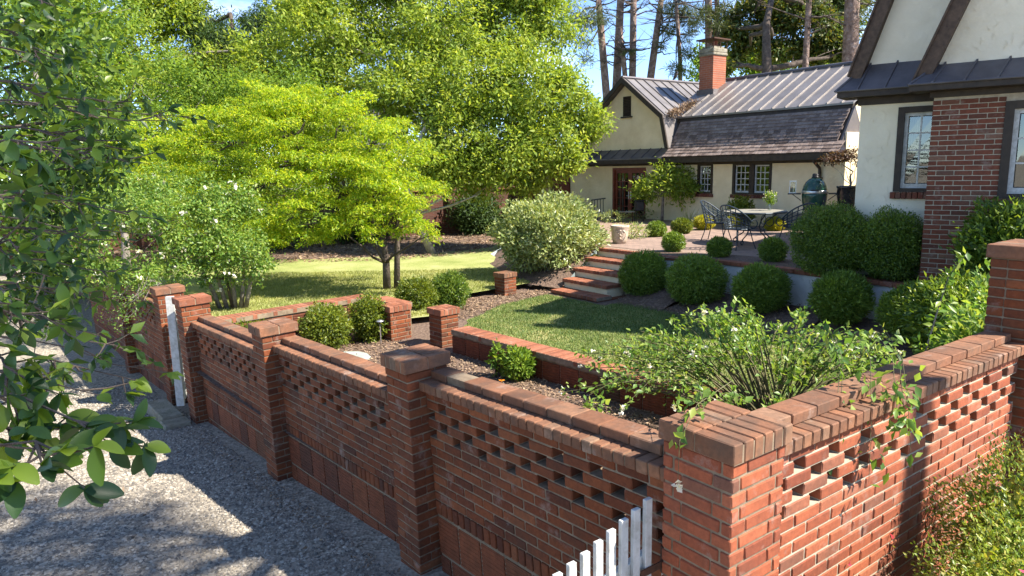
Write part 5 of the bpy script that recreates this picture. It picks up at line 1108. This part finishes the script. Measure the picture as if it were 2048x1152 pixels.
for (x, y, z, r) in MAPLE:
    for k in range(10):
        d = unit(RNG.normal(size=3))*r*(0.2+1.15*RNG.random()); c = np.array([x, y, z])+d*np.array([1, 1, 0.95]); rr = r*RNG.uniform(0.3, 0.6); n = int(700*rr*rr/0.09*0.42)
        q = np.sqrt(RNG.random(n)); a = RNG.random(n)*6.283; zz = 0.05-0.30*q*q*rr+RNG.normal(size=n)*0.03+(q*rr*np.cos(a-RNG.random()*6.28))*0.25
        PP.append(c+np.stack([q*rr*np.cos(a), q*rr*np.sin(a), zz], 1)); PO.append(np.stack([np.cos(a), np.sin(a), -0.35-0*a], 1))
for k in range(230):
    x = RNG.uniform(-7.9, -1.4); top = 4.6-0.10*(x+4.6)**2-(0.28*max(0, x+3)**2); z = RNG.uniform(1.75, max(1.9, top)); c = np.array([x, RNG.uniform(13.4, 15.6), z]); rr = RNG.uniform(0.2, 0.5); n = int(1700*rr*rr)
    q = np.sqrt(RNG.random(n)); a = RNG.random(n)*6.283; zz = -0.30*q*q*rr+RNG.normal(size=n)*0.03+(q*rr*np.cos(a-RNG.random()*6.28))*0.3
    PP.append(c+np.stack([q*rr*np.cos(a), q*rr*np.sin(a), zz], 1)); PO.append(np.stack([np.cos(a), np.sin(a), -0.45-0*a], 1))
f = foliage('foliage_tiers', np.concatenate(PP), np.concatenate(PO), L['maple'], mp, 0.075, 0.027, 0.15, 0.9, 0.6); f['kind'] = 'stuff'
# climbing rose on the left
lr = tree('climbing_rose', 'large white-flowered rose bush over the wall left of the tall gate', (-5.1, 12.5, 0.45), LROSE, L['rose'], 27000, 0.065, 0.03, None, 0.035, MT['bark_dark'], clump=0.2, nclump=15, droop=0.3, pts=[(-5.1, 12.55, 0.42), (-5.15, 12.5, 1.0), (-5.3, 12.3, 1.6), (-5.6, 12.0, 2.1)], cat='rose')
m = MB()
for (x0, x1) in [(-5.34, -5.65), (-5.22, -5.35), (-5.08, -5.05), (-4.98, -4.72), (-4.9, -4.55)]: m.tube(wobble((x0, 12.6, 0.4), (x1, 12.4, 1.5), 3, 0.03), [0.045, 0.04, 0.032, 0.02], 7)
m.build('stem', MT['bark'], lr, True)
P, O = blob_points(LROSE, 80, 0.3, 0.8); P = np.repeat(P, 7, 0)+RNG.normal(size=(len(P)*7, 3))*0.012; fl = foliage('flowers', P, RNG.normal(size=P.shape), MT['petal'], lr, 0.055, 0.045); fl['kind'] = 'stuff'
m = MB(); P = []; 
for k in range(26):
    s = Vector((random.uniform(-7.2, -5.1), 0, 0)); y0 = 9.9+(-5.0-s.x)*0.95+0.35; p0 = Vector((s.x, y0, 1.25)); p1 = p0+WN*random.uniform(0.25, 0.6)+Vector((0, 0, random.uniform(-0.9, -0.2))); c = wobble(p0, p1, 4, 0.05)
    c[1] += Vector((0, 0, 0.12)); m.tube(c, [0.006, 0.005, 0.004, 0.003, 0.002], 4)
    for q in c[1:]: P += [np.array(q)+RNG.normal(size=3)*0.04 for _ in range(9)]
m.build('trailing_stem', MT['bark'], lr); f = foliage('trailing_leaves', np.array(P), RNG.normal(size=(len(P), 3)), L['rose'], lr, 0.05, 0.026); f['kind'] = 'stuff'
# standard tree by the doors
tree('standard_tree', 'small lollipop tree with glossy mottled leaves beside the red doors', (4.75, 22.0, 1.12), [(4.75, 22.0, 2.35, 0.62), (5.2, 21.7, 2.25, 0.5), (4.4, 22.2, 2.2, 0.45), (5.45, 21.6, 2.1, 0.35), (4.9, 21.9, 2.75, 0.35), (4.15, 22.2, 2.0, 0.3)], L['light'], 3600, 0.13, 0.055, None, 0.05, MT['bark'], clump=0.28, nclump=14, pts=[(4.75, 22.0, 1.1), (4.77, 22.0, 1.92), (4.79, 22.0, 2.1), (4.82, 22.0, 2.35)])

# pines behind the cottage
def pine(lab, base, mid, top, r, blobs, n=1500, group='pines behind the cottage', ln=0.32):
    t = thing('pine_tree', lab, 'tree', base, group); b, m_, tp = Vector(base), Vector(mid), Vector(top)
    pts = [b, b.lerp(m_, 0.5), m_, m_.lerp(tp, 0.5), tp]; mm = MB(); mm.tube(pts, [r*1.0, r*0.9, r*0.82, r*0.7, r*0.3], 10); mm.build('trunk', MT['bark_pine'], t, True)
    mm = MB()
    for k in range(16):
        f = random.uniform(0.2, 1.0); p = m_.lerp(tp, f*0.9); a = random.uniform(0, 6.28); l = random.uniform(0.6, 2.2); q = p+Vector((math.cos(a)*l, math.sin(a)*l*0.6, random.uniform(-0.3, 0.8)))
        c = wobble(p, q, 4, 0.12); mm.tube(c, [0.05, 0.04, 0.03, 0.02, 0.01], 4)
        for _ in range(3): mm.tube(wobble(c[random.randint(2, 4)], q+Vector((random.uniform(-0.7, 0.7), random.uniform(-0.5, 0.5), random.uniform(-0.3, 0.5))), 3, 0.06), [0.014, 0.01, 0.008, 0.004], 3)
    for (x, y, z, rr) in blobs: mm.tube(wobble(m_.lerp(tp, random.uniform(0.3, 0.8)), (x, y, z), 4, 0.15), [0.06, 0.05, 0.035, 0.025, 0.01], 5)
    mm.build('limbs', MT['bark_dark'], t, True)['kind'] = 'stuff'
    if blobs:
        P, O = blob_points(blobs, n, 0.28, 0.6, 0.7, 10); f = foliage('crown', P, O, L['pine'], t, ln, 0.03, 0.1, 0.5, 0.8); f['kind'] = 'stuff'
    return t
pine('pine trunk at the left beside the pale green tree', (5.6, 38, 0.3), (5.17, 38, 6.54), (4.5, 38, 14), 0.25, [(4.3, 37, 10.2, 0.9), (3.7, 36.5, 9.2, 0.7), (3.4, 36.8, 10.4, 0.9), (4.0, 37, 8.2, 0.5)], 2600)
pine('thick leaning pine, second from the pale green tree', (5.4, 38.4, 0.3), (5.75, 38.4, 6.78), (6.1, 38.4, 15), 0.28, [(6.0, 38, 12, 0.8)], 500)
pine('slim broken pine stem close to the thick leaning pine', (6.4, 37.6, 0.3), (6.09, 37.6, 7.28), (5.85, 37.6, 9.8), 0.17, [(6.2, 37.4, 8.6, 0.25)], 150)
pine('straight bare pine standing alone against blue sky', (6.5, 38, 0.3), (6.53, 38, 7.53), (6.58, 38, 16), 0.23, [], 0)
pine('pine leaning right above the gable ridge', (6.7, 38, 0.3), (7.5, 38, 7.51), (8.2, 38, 13), 0.24, [(8.6, 37.5, 10.6, 0.8), (9.6, 37.5, 10.2, 0.7), (8.3, 37.5, 9.6, 0.45), (9.2, 37.3, 9.3, 0.4), (7.9, 37.6, 8.9, 0.25)], 3000)
pine('pine behind the chimney cap', (10.1, 36, 0.3), (9.94, 36, 8.87), (9.7, 36, 14), 0.24, [(9.5, 35.5, 9.9, 0.6), (10.3, 35.5, 9.4, 0.5)], 900)
pine('thin pine right of the chimney cap', (10.6, 36.2, 0.3), (10.4, 36.2, 9.1), (10.2, 36.2, 14), 0.17, [(10.7, 36, 10.2, 0.5)], 500)
pine('thin pine left of the chimney with bent crown', (9.0, 37, 0.3), (8.77, 37, 8.18), (8.3, 37, 13), 0.13, [(8.5, 36.6, 7.6, 0.45), (8.9, 36.6, 8.4, 0.4)], 900)
pine('broad pine trunk at the main house eave', (15.1, 32, 0.3), (15.08, 32, 7.04), (14.9, 32, 14), 0.42, [(16.0, 31.5, 9.2, 0.8)], 500)
pine('slim pine among the oak leaves right of the oak trunk', (13.1, 32, 0.3), (13.11, 32, 6.86), (13.15, 32, 13), 0.17, [(13.3, 31.7, 10, 0.6)], 400)
tree('oak_tree', 'dark oak spreading behind the cottage metal roof', (11.5, 32.5, 0.3), OAK, L['oak'], 30000, 0.24, 0.10, None, 0.36, MT['bark_dark'], clump=0.2, nclump=16, pts=[(11.5, 32.5, 0.3), (11.55, 32.5, 4), (11.6, 32.5, 7.0), (11.6, 32.8, 9.0), (12.2, 33.5, 11)], limb_r=0.45)
BACKR = [(9.0, 44, 6.2, 1.2), (11.5, 45, 6.4, 1.4), (14, 45, 6.4, 1.5), (17, 44, 6.8, 1.6), (19.5, 44, 7.4, 1.6), (13, 46, 9, 1.3), (16, 46, 9.3, 1.3)]
tree('far_tree', 'hazy green tree line showing between the trunks over the metal roof', (14, 45, 0.3), BACKR, L['mid'], 34000, 0.28, 0.12, (14, 45, 7), 0.25, MT['bark'], clump=0.22, nclump=18)
HEDGE = [(-14, 33, 2.2, 2.0), (-10, 32, 2.3, 1.8), (-6.5, 31, 2.6, 1.8), (-3, 31, 2.8, 1.7), (0.5, 32, 3.2, 1.8), (-18, 31, 2.6, 2.2), (-22, 28, 3, 2.5), (3.2, 34, 3.4, 1.9), (-7.5, 31.5, 4.6, 1.7), (-4, 32, 5, 1.7)]
tree('hedge_tree', 'dense dark greenery behind the garden wall', (-8, 32, 0.3), HEDGE, L['conifer'], 22000, 0.24, 0.10, (-8, 32, 3), 0.2, MT['bark_dark'], clump=0.25, nclump=30)
tree('far_left_tree', 'tall dim tree behind the glossy leaves at the left edge', (-13, 20, -0.4), [(-13.5, 20, 3, 1.6), (-12.5, 19, 1.8, 1.3), (-14, 21, 5.5, 1.6), (-11.5, 20, 5.6, 1.2), (-12, 21, 7.4, 1.4), (-15, 20, 7.6, 1.6), (-10.6, 18.5, 1.9, 0.8)], L['mid'], 24000, 0.14, 0.06, (-13, 20, 7), 0.2, MT['bark'], clump=0.24, nclump=30)
# white neighbour house glimpsed through the maple
t = thing('neighbour_house', 'white house glimpsed through the maple leaves', 'house', (-9.5, 38, 0.4)); m = MB(); m.box(-12, -6.4, 38, 44, 0.3, 4.2); m.build('wall', MT['white'], t); m = MB(); m.prism([(-12.3, 37.7, 4.2), (-12.3, 44.3, 4.2), (-12.3, 41, 6.4)], (6.2, 0, 0)); m.build('roof', MT['metal_dark'], t)
m = MB(); m.box(-8.6, -8.0, 37.95, 38.0, 1.8, 3.4); m.build('window', MT['glass'], t); m = MB(); m.box(-8.95, -8.62, 37.93, 37.99, 1.75, 3.45); m.build('shutter', MT['black'], t)
# pines that shade the garden, standing to the right outside the picture
def shade_pine(lab, base, h, r, blobs, n):
    tree('pine_tree', lab, base, blobs, L['pine'], n, 0.30, 0.05, (base[0]+0.2, base[1], h), r, MT['bark_pine'], 'pines to the right of the garden', clump=0.22, nclump=22, flat=0.7)
shade_pine('pine in front of the sunlit wall outside the picture', (7.6, 2.05, 0.3), 13.5, 0.2, [(8.5, 0.0, 12.0, 0.7), (8.3, 0.9, 12.6, 0.8), (7.6, 2.2, 13.2, 0.8), (7.4, 0.4, 12.2, 0.9), (6.6, 1.4, 12.6, 0.8), (7.6, -1.1, 11.8, 0.8), (8.2, 1.7, 13.0, 0.8), (7.0, -0.4, 12.9, 0.9)], 4600)

# ------------------------------------------------------------------ rose bush behind the corner pier
rb = thing('rose_bush', 'sprawling white-flowered rose bush arching over the corner of the walls', 'rose', (2.4, 6.1, 0.35))
m = MB(); LP = []; LO = []; FP = []
def leaflets(p, d, k=5, sz=1.0):
    for j in range(k): LP.append(np.array(p)+RNG.normal(size=3)*0.035*sz); LO.append(np.array(d)+RNG.normal(size=3)*0.7)
for k in range(100):
    b = Vector((2.35+random.gauss(0, 0.07), 6.0+random.gauss(0, 0.07), 0.4)); a = random.uniform(0, 6.28); q = random.random()**0.5
    e = Vector((2.15+1.75*q*math.cos(a), 6.5+1.1*q*math.sin(a), 1.56-0.62*q*q+random.uniform(-0.30, 0.06)))
    mid = b.lerp(e, 0.5)+Vector((0, 0, 0.22)); c = [b, b.lerp(mid, 0.55)+Vector((0, 0, 0.05)), mid, mid.lerp(e, 0.55)+Vector((0, 0, 0.07)), e]
    m.tube(c, [0.010, 0.009, 0.007, 0.005, 0.003], 4)
    for i in range(18):
        f = random.uniform(0.5, 1.0)*4; i0 = min(3, int(f)); p = c[i0].lerp(c[i0+1], f-i0); leaflets(p, (e-b).normalized(), 3)
    if random.random() < 0.25: FP.append(np.array(e)+[0, 0, 0.02])
def spray(pts, n=22, sz=1.0, fl=False):
    c = [Vector(p) for p in pts]; m.tube(c, [0.0026-0.0014*i/(len(c)-1) for i in range(len(c))], 4)
    for i in range(n):
        f = random.uniform(0.05, 1.0)*(len(c)-1); i0 = min(len(c)-2, int(f)); leaflets(c[i0].lerp(c[i0+1], f-i0), (c[i0+1]-c[i0]).normalized(), 3, sz)
    if fl: FP.append(np.array(c[-1]))
for k in range(6):
    o_ = random.uniform(-0.2, 0.2); spray([(2.2+o_, 4.6, 1.5), (2.0+o_, 3.95, 1.92), (1.85+o_, 3.5, 1.88), (1.8+o_*1.1, 3.36, 1.70-0.1*random.random()), (1.78+o_*1.2, 3.30, 1.55-0.25*random.random())], 16)
spray([(1.3, 3.9, 1.5), (1.05, 3.25, 1.86), (0.80, 2.93, 1.86), (0.70, 2.82, 1.74), (0.69, 2.80, 1.55)], 11, 0.8, True); spray([(1.1, 3.8, 1.5), (0.9, 3.3, 1.84), (0.85, 3.0, 1.83), (0.83, 2.95, 1.81)], 6, 0.8)
for p in [((1.5, 6.2, 1.0), (1.0, 5.8, 1.15), (0.62, 5.5, 1.05), (0.5, 5.4, 0.85)), ((1.6, 6.0, 1.0), (1.1, 5.4, 1.2), (0.8, 5.0, 1.1)), ((1.6, 5.6, 0.9), (1.25, 5.0, 1.2), (1.1, 4.6, 1.25)), ((0.75, 5.2, 0.5), (0.6, 4.4, 1.3), (0.45, 3.75, 1.62), (0.36, 3.5, 1.42))]: spray(p, 14, 1, True)
m.build('stem', surf('green_brown_stem', [(0.3, (0.07, 0.06, 0.03)), (0.7, (0.14, 0.13, 0.06))], 20, 4, 0.8, 60, 0.2, 0.002), rb); f = foliage('foliage', np.array(LP), np.array(LO), L['rose'], rb, 0.060, 0.031, 0.15, 0.85, 0.5); f['kind'] = 'stuff'
for p in FP:
    P = np.tile(p, (9, 1))+RNG.normal(size=(9, 3))*0.008; foliage('rose_flower', P, RNG.normal(size=(9, 3))+np.array([0, 0, 0.5]), MT['petal'], rb, 0.032, 0.03)
t = thing('young_shoot', 'upright pale green shoot rising above the far end of the pierced wall', 'shoot', (3.2, 5.3, 0.8))
m = MB(); c = [Vector(p) for p in [(3.15, 5.3, 0.8), (3.2, 5.3, 1.3), (3.27, 5.28, 1.7), (3.33, 5.26, 2.02), (3.45, 5.25, 2.2)]]; m.tube(c, [0.008, 0.007, 0.006, 0.004, 0.002], 5); m.build('stem', MT['bark'], t)
P = np.array([c[min(3, int(q))].lerp(c[min(3, int(q))+1], q-min(3, int(q))) for q in RNG.uniform(0.8, 4, 70)]); foliage('leaves', P, RNG.normal(size=(70, 3)), L['rose'], t, 0.075, 0.034, 0.1, 0.7)

# ------------------------------------------------------------------ glossy tree reaching in from the left
BR = [(-2.17,2.91,3.21,-1.23,2.6,3.09),(-2.58,3.47,3.28,-1.36,3.1,3.14),(-1.84,2.46,3.08,-1.26,2.2,2.99),(-2.32,3.14,3.32,-1.41,2.8,3.18),(-2.02,2.69,3.03,-1.28,2.4,2.94),(-1.88,2.46,2.86,-1.24,2.2,2.79),(-2.58,3.36,2.73,-1.53,3.0,2.64),(-2.15,2.8,2.73,-1.38,2.5,2.67),(-1.56,2.02,2.89,-1.11,1.8,2.84),(-2.28,2.91,2.48,-1.39,2.6,2.43),(-2.39,3.02,2.27,-1.38,2.7,2.12),(-1.85,2.35,2.51,-1.21,2.1,2.38),(-1.61,2.02,2.41,-1.11,1.8,2.32),(-1.18,1.46,2.44,-0.79,1.3,2.38),(-1.07,1.23,2.47,-0.78,1.1,2.43),(-1.12,1.4,2.5,-0.8,1.25,2.44),(-1.32,1.51,2.57,-0.97,1.35,2.5),(-1.81,2.24,2.64,-1.29,2.0,2.6),(-1.73,2.02,2.63,-1.27,1.8,2.52),(-1.55,1.79,2.77,-1.13,1.6,2.73),(-1.76,2.24,3.23,-1.26,2.0,3.13),(-1.8,2.24,3.38,-1.3,2.0,3.27),(-2.01,2.69,3.4,-1.43,2.4,3.28),(-1.62,2.13,3.45,-1.16,1.9,3.33),(-1.52,1.79,3.02,-1.11,1.6,2.96),(-1.67,2.13,3.04,-1.19,1.9,2.97),(-1.78,2.24,2.41,-1.12,2.0,2.3),(-1.54,1.9,2.62,-1.11,1.7,2.52),(-1.23,1.34,2.49,-0.91,1.2,2.43),(-1.93,2.46,2.54,-1.35,2.2,2.51),(-2.09,2.69,2.62,-1.37,2.4,2.57),(-1.59,1.9,2.9,-1.16,1.7,2.84)]
BGL = [(-2.65,4.0,3.69,0.30),(-2.63,4.3,3.63,0.28),(-2.65,4.0,3.26,0.30),(-2.51,4.2,3.16,0.24),(-2.71,4.0,2.83,0.3),(-2.71,4.4,2.75,0.25),(-2.5,4.4,2.96,0.18),(-2.73,4.0,2.49,0.26),(-2.7,4.4,2.37,0.2),(-2.71,3.8,2.23,0.18),(-2.6,4.0,2.13,0.16),(-2.43,4.4,3.26,0.16)]
ht = thing('broadleaf_tree', 'glossy dark-leaved tree reaching in from the left edge', 'tree', (-4.2, 3.0, -0.1))
m = MB(); trunk = [Vector(p) for p in [(-4.2, 3.0, -0.1), (-4.1, 3.0, 1.2), (-3.9, 3.0, 2.2), (-3.7, 3.1, 3.0), (-3.6, 3.2, 4.2)]]; m.tube(trunk, [0.14, 0.12, 0.1, 0.08, 0.04], 10); m.build('trunk', MT['bark_dark'], ht, True)
def big_leaf_mesh(k):
    rs = random.Random(k); ln, wd = 0.054*rs.uniform(0.8, 1.15), 0.027*rs.uniform(0.85, 1.15); V = [(0, -0.012, 0)]; F = []; n = 7; cv = rs.uniform(0.08, 0.25)
    for i in range(n):
        f = i/(n-1); w = wd*math.sin(math.pi*min(1, f*0.93+0.05))**0.75*0.5+0.0006; z = -cv*ln*f*f; V += [(-w, ln*f, z+w*0.32), (0, ln*f, z), (w, ln*f, z+w*0.32)]
    for i in range(n-1):
        a = 1+3*i; F += [(a, a+1, a+4, a+3), (a+1, a+2, a+5, a+4)]
    F += [(0, 2, 1), (0, 3, 2)]; me = bpy.data.meshes.new('leaf'); me.from_pydata(V, [], F); me.shade_smooth(); return me
holly_big = []
for k in range(8):
    me = big_leaf_mesh(k); mm = leaf_mat('glossy_leaf_big', [[(0.022, 0.058, 0.020), (0.028, 0.07, 0.022)], [(0.035, 0.085, 0.022), (0.045, 0.10, 0.022)], [(0.07, 0.14, 0.022), (0.09, 0.17, 0.025)], [(0.15, 0.23, 0.022), (0.18, 0.26, 0.03)]][(k*3) % 4], 0.38, 0.4, 1.8, 0.4); me.materials.append(mm); holly_big.append(me)
m = MB(); nleaf = 0; SP = []; SO = []
for (x0, y0, z0, x1, y1, z1) in BR:
    s, e = Vector((x0, y0, z0)), Vector((x1, y1, z1)); k = min(range(5), key=lambda i: (trunk[i]-s).length); m.tube(wobble(trunk[k], s, 4, 0.06), [0.024, 0.02, 0.016, 0.012, 0.008], 5)
    c = wobble(s, e, 5, 0.035); m.tube(c, [0.005, 0.004, 0.0035, 0.003, 0.002, 0.0015], 5); d0 = (e-s).normalized()
    spots = [(c[5], d0)]
    for j in range(9):
        f = random.uniform(0.35, 0.98)*5; i0 = min(4, int(f)); p = c[i0].lerp(c[i0+1], f-i0); dd = (d0+Vector((random.uniform(-1, 1), random.uniform(-1, 1), random.uniform(-0.6, 0.5)))*0.9).normalized()
        q = p+dd*random.uniform(0.03, 0.13); m.tube([p, p.lerp(q, 0.5)+Vector((0, 0, -0.005)), q], [0.003, 0.0022, 0.0015], 4); spots.append((q, dd))
    for (p, dd) in spots:
        for j in range(random.randint(3, 4)):
            l = (dd*0.6+Vector((random.gauss(0, 0.6), random.gauss(0, 0.6), random.gauss(-0.25, 0.45)))).normalized()
            if nleaf < 300 and (p.y < 1.6 or random.random() < 0.14):
                o = bpy.data.objects.new('leaf', random.choice(holly_big)); COL.objects.link(o); o.parent = ht
                nz = Vector((random.gauss(0, 0.5), random.gauss(-0.3, 0.5), 1.0)); xx = l.cross(nz).normalized(); zz = xx.cross(l); m4 = Matrix((xx, l, zz)).transposed().to_4x4() @ Matrix.Scale(random.uniform(0.75, 1.15), 4); m4.translation = p-ORG[ht]; o.matrix_basis = m4; nleaf += 1
            else: SP.append(np.array(p)); SO.append(np.array(l))
m.build('branch', MT['bark_dark'], ht)
f = foliage('far_leaves', np.array(SP), np.array(SO), L['holly'], ht, 0.052, 0.026, 0.1, 0.6, 0.3); f['kind'] = 'stuff'
P, O = blob_points(BGL, 5200, 0.35, 0.6, 1.0, 14); f = foliage('crown', P, O, L['holly'], ht, 0.06, 0.028, 0.2, 0.55); f['kind'] = 'stuff'
m = MB()
for (x, y, z, r) in BGL: m.tube(wobble(trunk[3], (x, y, z), 5, 0.08), [0.03, 0.025, 0.02, 0.014, 0.009, 0.004], 5)
m.build('limb', MT['bark_dark'], ht)

# ------------------------------------------------------------------ ground scatter
def in_poly(P, poly):
    x, y = P[:, 0], P[:, 1]; c = np.zeros(len(P), bool); j = len(poly)-1
    for i in range(len(poly)):
        xi, yi = poly[i][:2]; xj, yj = poly[j][:2]
        c ^= ((yi > y) != (yj > y)) & (x < (xj-xi)*(y-yi)/(yj-yi+1e-12)+xi); j = i
    return c
def scatter(poly, n):
    a = np.array([p[:2] for p in poly]); lo, hi = a.min(0), a.max(0); P = lo+RNG.random((n, 2))*(hi-lo); return P[in_poly(P, poly)]
def blades(name, poly, n, z, mat, label, ln=0.04, wd=0.006):
    Q = scatter(poly, n); k = len(Q); P = np.c_[Q, np.full(k, z)]; D = unit(np.c_[RNG.normal(size=(k, 2))*0.55, np.ones(k)]); Sd = unit(np.c_[RNG.normal(size=(k, 2)), np.zeros(k)])*wd; l = (ln*(0.5+RNG.random(k)))[:, None]
    V = np.stack([P-Sd, P+Sd, P+D*l], 1).reshape(-1, 3); F = np.arange(3*k).reshape(-1, 3); o = np_mesh(name, V, F, mat); tag(o, label, 'grass', kind='stuff')
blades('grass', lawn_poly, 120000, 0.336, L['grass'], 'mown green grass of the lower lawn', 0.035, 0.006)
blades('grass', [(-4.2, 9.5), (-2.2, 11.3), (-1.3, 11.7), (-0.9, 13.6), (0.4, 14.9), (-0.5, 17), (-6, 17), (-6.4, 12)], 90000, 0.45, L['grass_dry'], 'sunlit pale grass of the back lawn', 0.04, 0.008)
def chips(name, poly, n, zf, mat, label, sz, cat='mulch'):
    Q = scatter(poly, n); k = len(Q); z = zf(Q) if callable(zf) else np.full(k, zf); P = np.c_[Q, z+0.006+RNG.random(k)*0.012]
    D = unit(np.c_[RNG.normal(size=(k, 2)), RNG.normal(size=k)*0.25]); V, F = leaf_geo(P, D, np.tile([0, 0, 1.0], (k, 1))+RNG.normal(size=(k, 3))*0.4, sz*(0.5+RNG.random(k)), sz*0.45*(0.5+RNG.random(k)), 0.1)
    o = np_mesh(name, V, F, mat); tag(o, label, cat, kind='stuff')
chips('bark_chips', [(0.75, 3.5), (2.4, 5.9), (-0.86, 9.6), (-1.4, 9.9), (-2.3, 11.1), (-4.1, 9.2), (-2.2, 6.8), (-0.5, 4.9)], 42000, 0.33, L['litter'], 'brown bark chips in the bed behind the wall', 0.045)
chips('bark_chips', [(4.5, 8.7), (5.8, 7.8), (5.85, 9.7), (4.8, 11.5), (3.9, 12.7), (2.3, 13.9), (1.9, 12.95), (2.7, 12.1), (3.4, 11.0), (4.1, 9.9)], 16000, lambda Q: 0.36+0.2*np.clip((Q[:, 0]*0.8+Q[:, 1]*0.55-9.0)/1.0, 0, 1), L['litter'], 'dark bark chips around the clipped box balls', 0.04)
chips('bark_chips', [(-1.5, 11.6), (-0.8, 11.7), (-0.2, 13.0), (0.75, 14.0), (0.9, 14.7), (-0.9, 13.6)], 5000, 0.34, L['litter'], 'reddish leaf mulch between the path and the small pier', 0.05)
chips('fallen_leaves', [(-11, 18.6), (-3.0, 19.0), (-0.4, 20.7), (0.4, 24), (0.9, 28), (-8, 26.4), (-16, 24)], 18000, 0.456, L['litter'], 'fallen brown leaves under the trees at the garden wall', 0.10, 'leaf litter')
chips('foot_litter', [(-0.75, 4.62), (-5.2, 10.05), (-5.35, 9.9), (-0.95, 4.5)], 9000, lambda Q: np.array([drive_z(*q) for q in Q]), L['litter'], 'dirt and leaf scraps along the foot of the long wall', 0.03, 'leaf litter')
def pebbles(n, poly):
    Q = scatter(poly, n); Q = Q[((Q[:, 0]+0.7)*WN.x+(Q[:, 1]-4.65)*WN.y) > 0.0]; k = len(Q); z = np.array([drive_z(*q) for q in Q]); s = 0.006+0.016*RNG.random(k)**2
    oc = np.array([[1, 0, 0], [0, 1, 0], [-1, 0, 0], [0, -1, 0], [0, 0, 0.8], [0, 0, -0.5]]); V = np.c_[Q, z+0.003][:, None]+oc[None]*s[:, None, None]*(0.6+0.8*RNG.random((k, 6, 1)))
    f = np.array([[0, 1, 4], [1, 2, 4], [2, 3, 4], [3, 0, 4]]); F = (np.arange(k)[:, None, None]*6+f[None]).reshape(-1, 3)
    m_, nt, b = nmat('loose_stone'); c = ramp(nt, N(nt, 'NewGeometry').outputs['Random Per Island'], [(0, (0.10, 0.093, 0.083)), (0.5, (0.24, 0.207, 0.162)), (1, (0.45, 0.40, 0.325))]); nt.links.new(c, b.inputs['Base Color']); b.inputs['Roughness'].default_value = 0.9
    o = np_mesh('loose_gravel', V.reshape(-1, 3), F, m_); tag(o, 'loose grey gravel stones over the driveway', 'gravel', kind='stuff')
pebbles(150000, [(0.9, 2.4), (-6.5, 11.8), (-9.5, 9.5), (-3.2, 2.6), (-0.9, 2.2)])
chips('fallen_leaves', [(0.5, 2.4), (-5, 9.5), (-7, 9), (-3, 3)], 160, lambda Q: np.array([drive_z(*q) for q in Q]), L['litter'], 'a few fallen leaves lying on the gravel drive', 0.06, 'leaves')
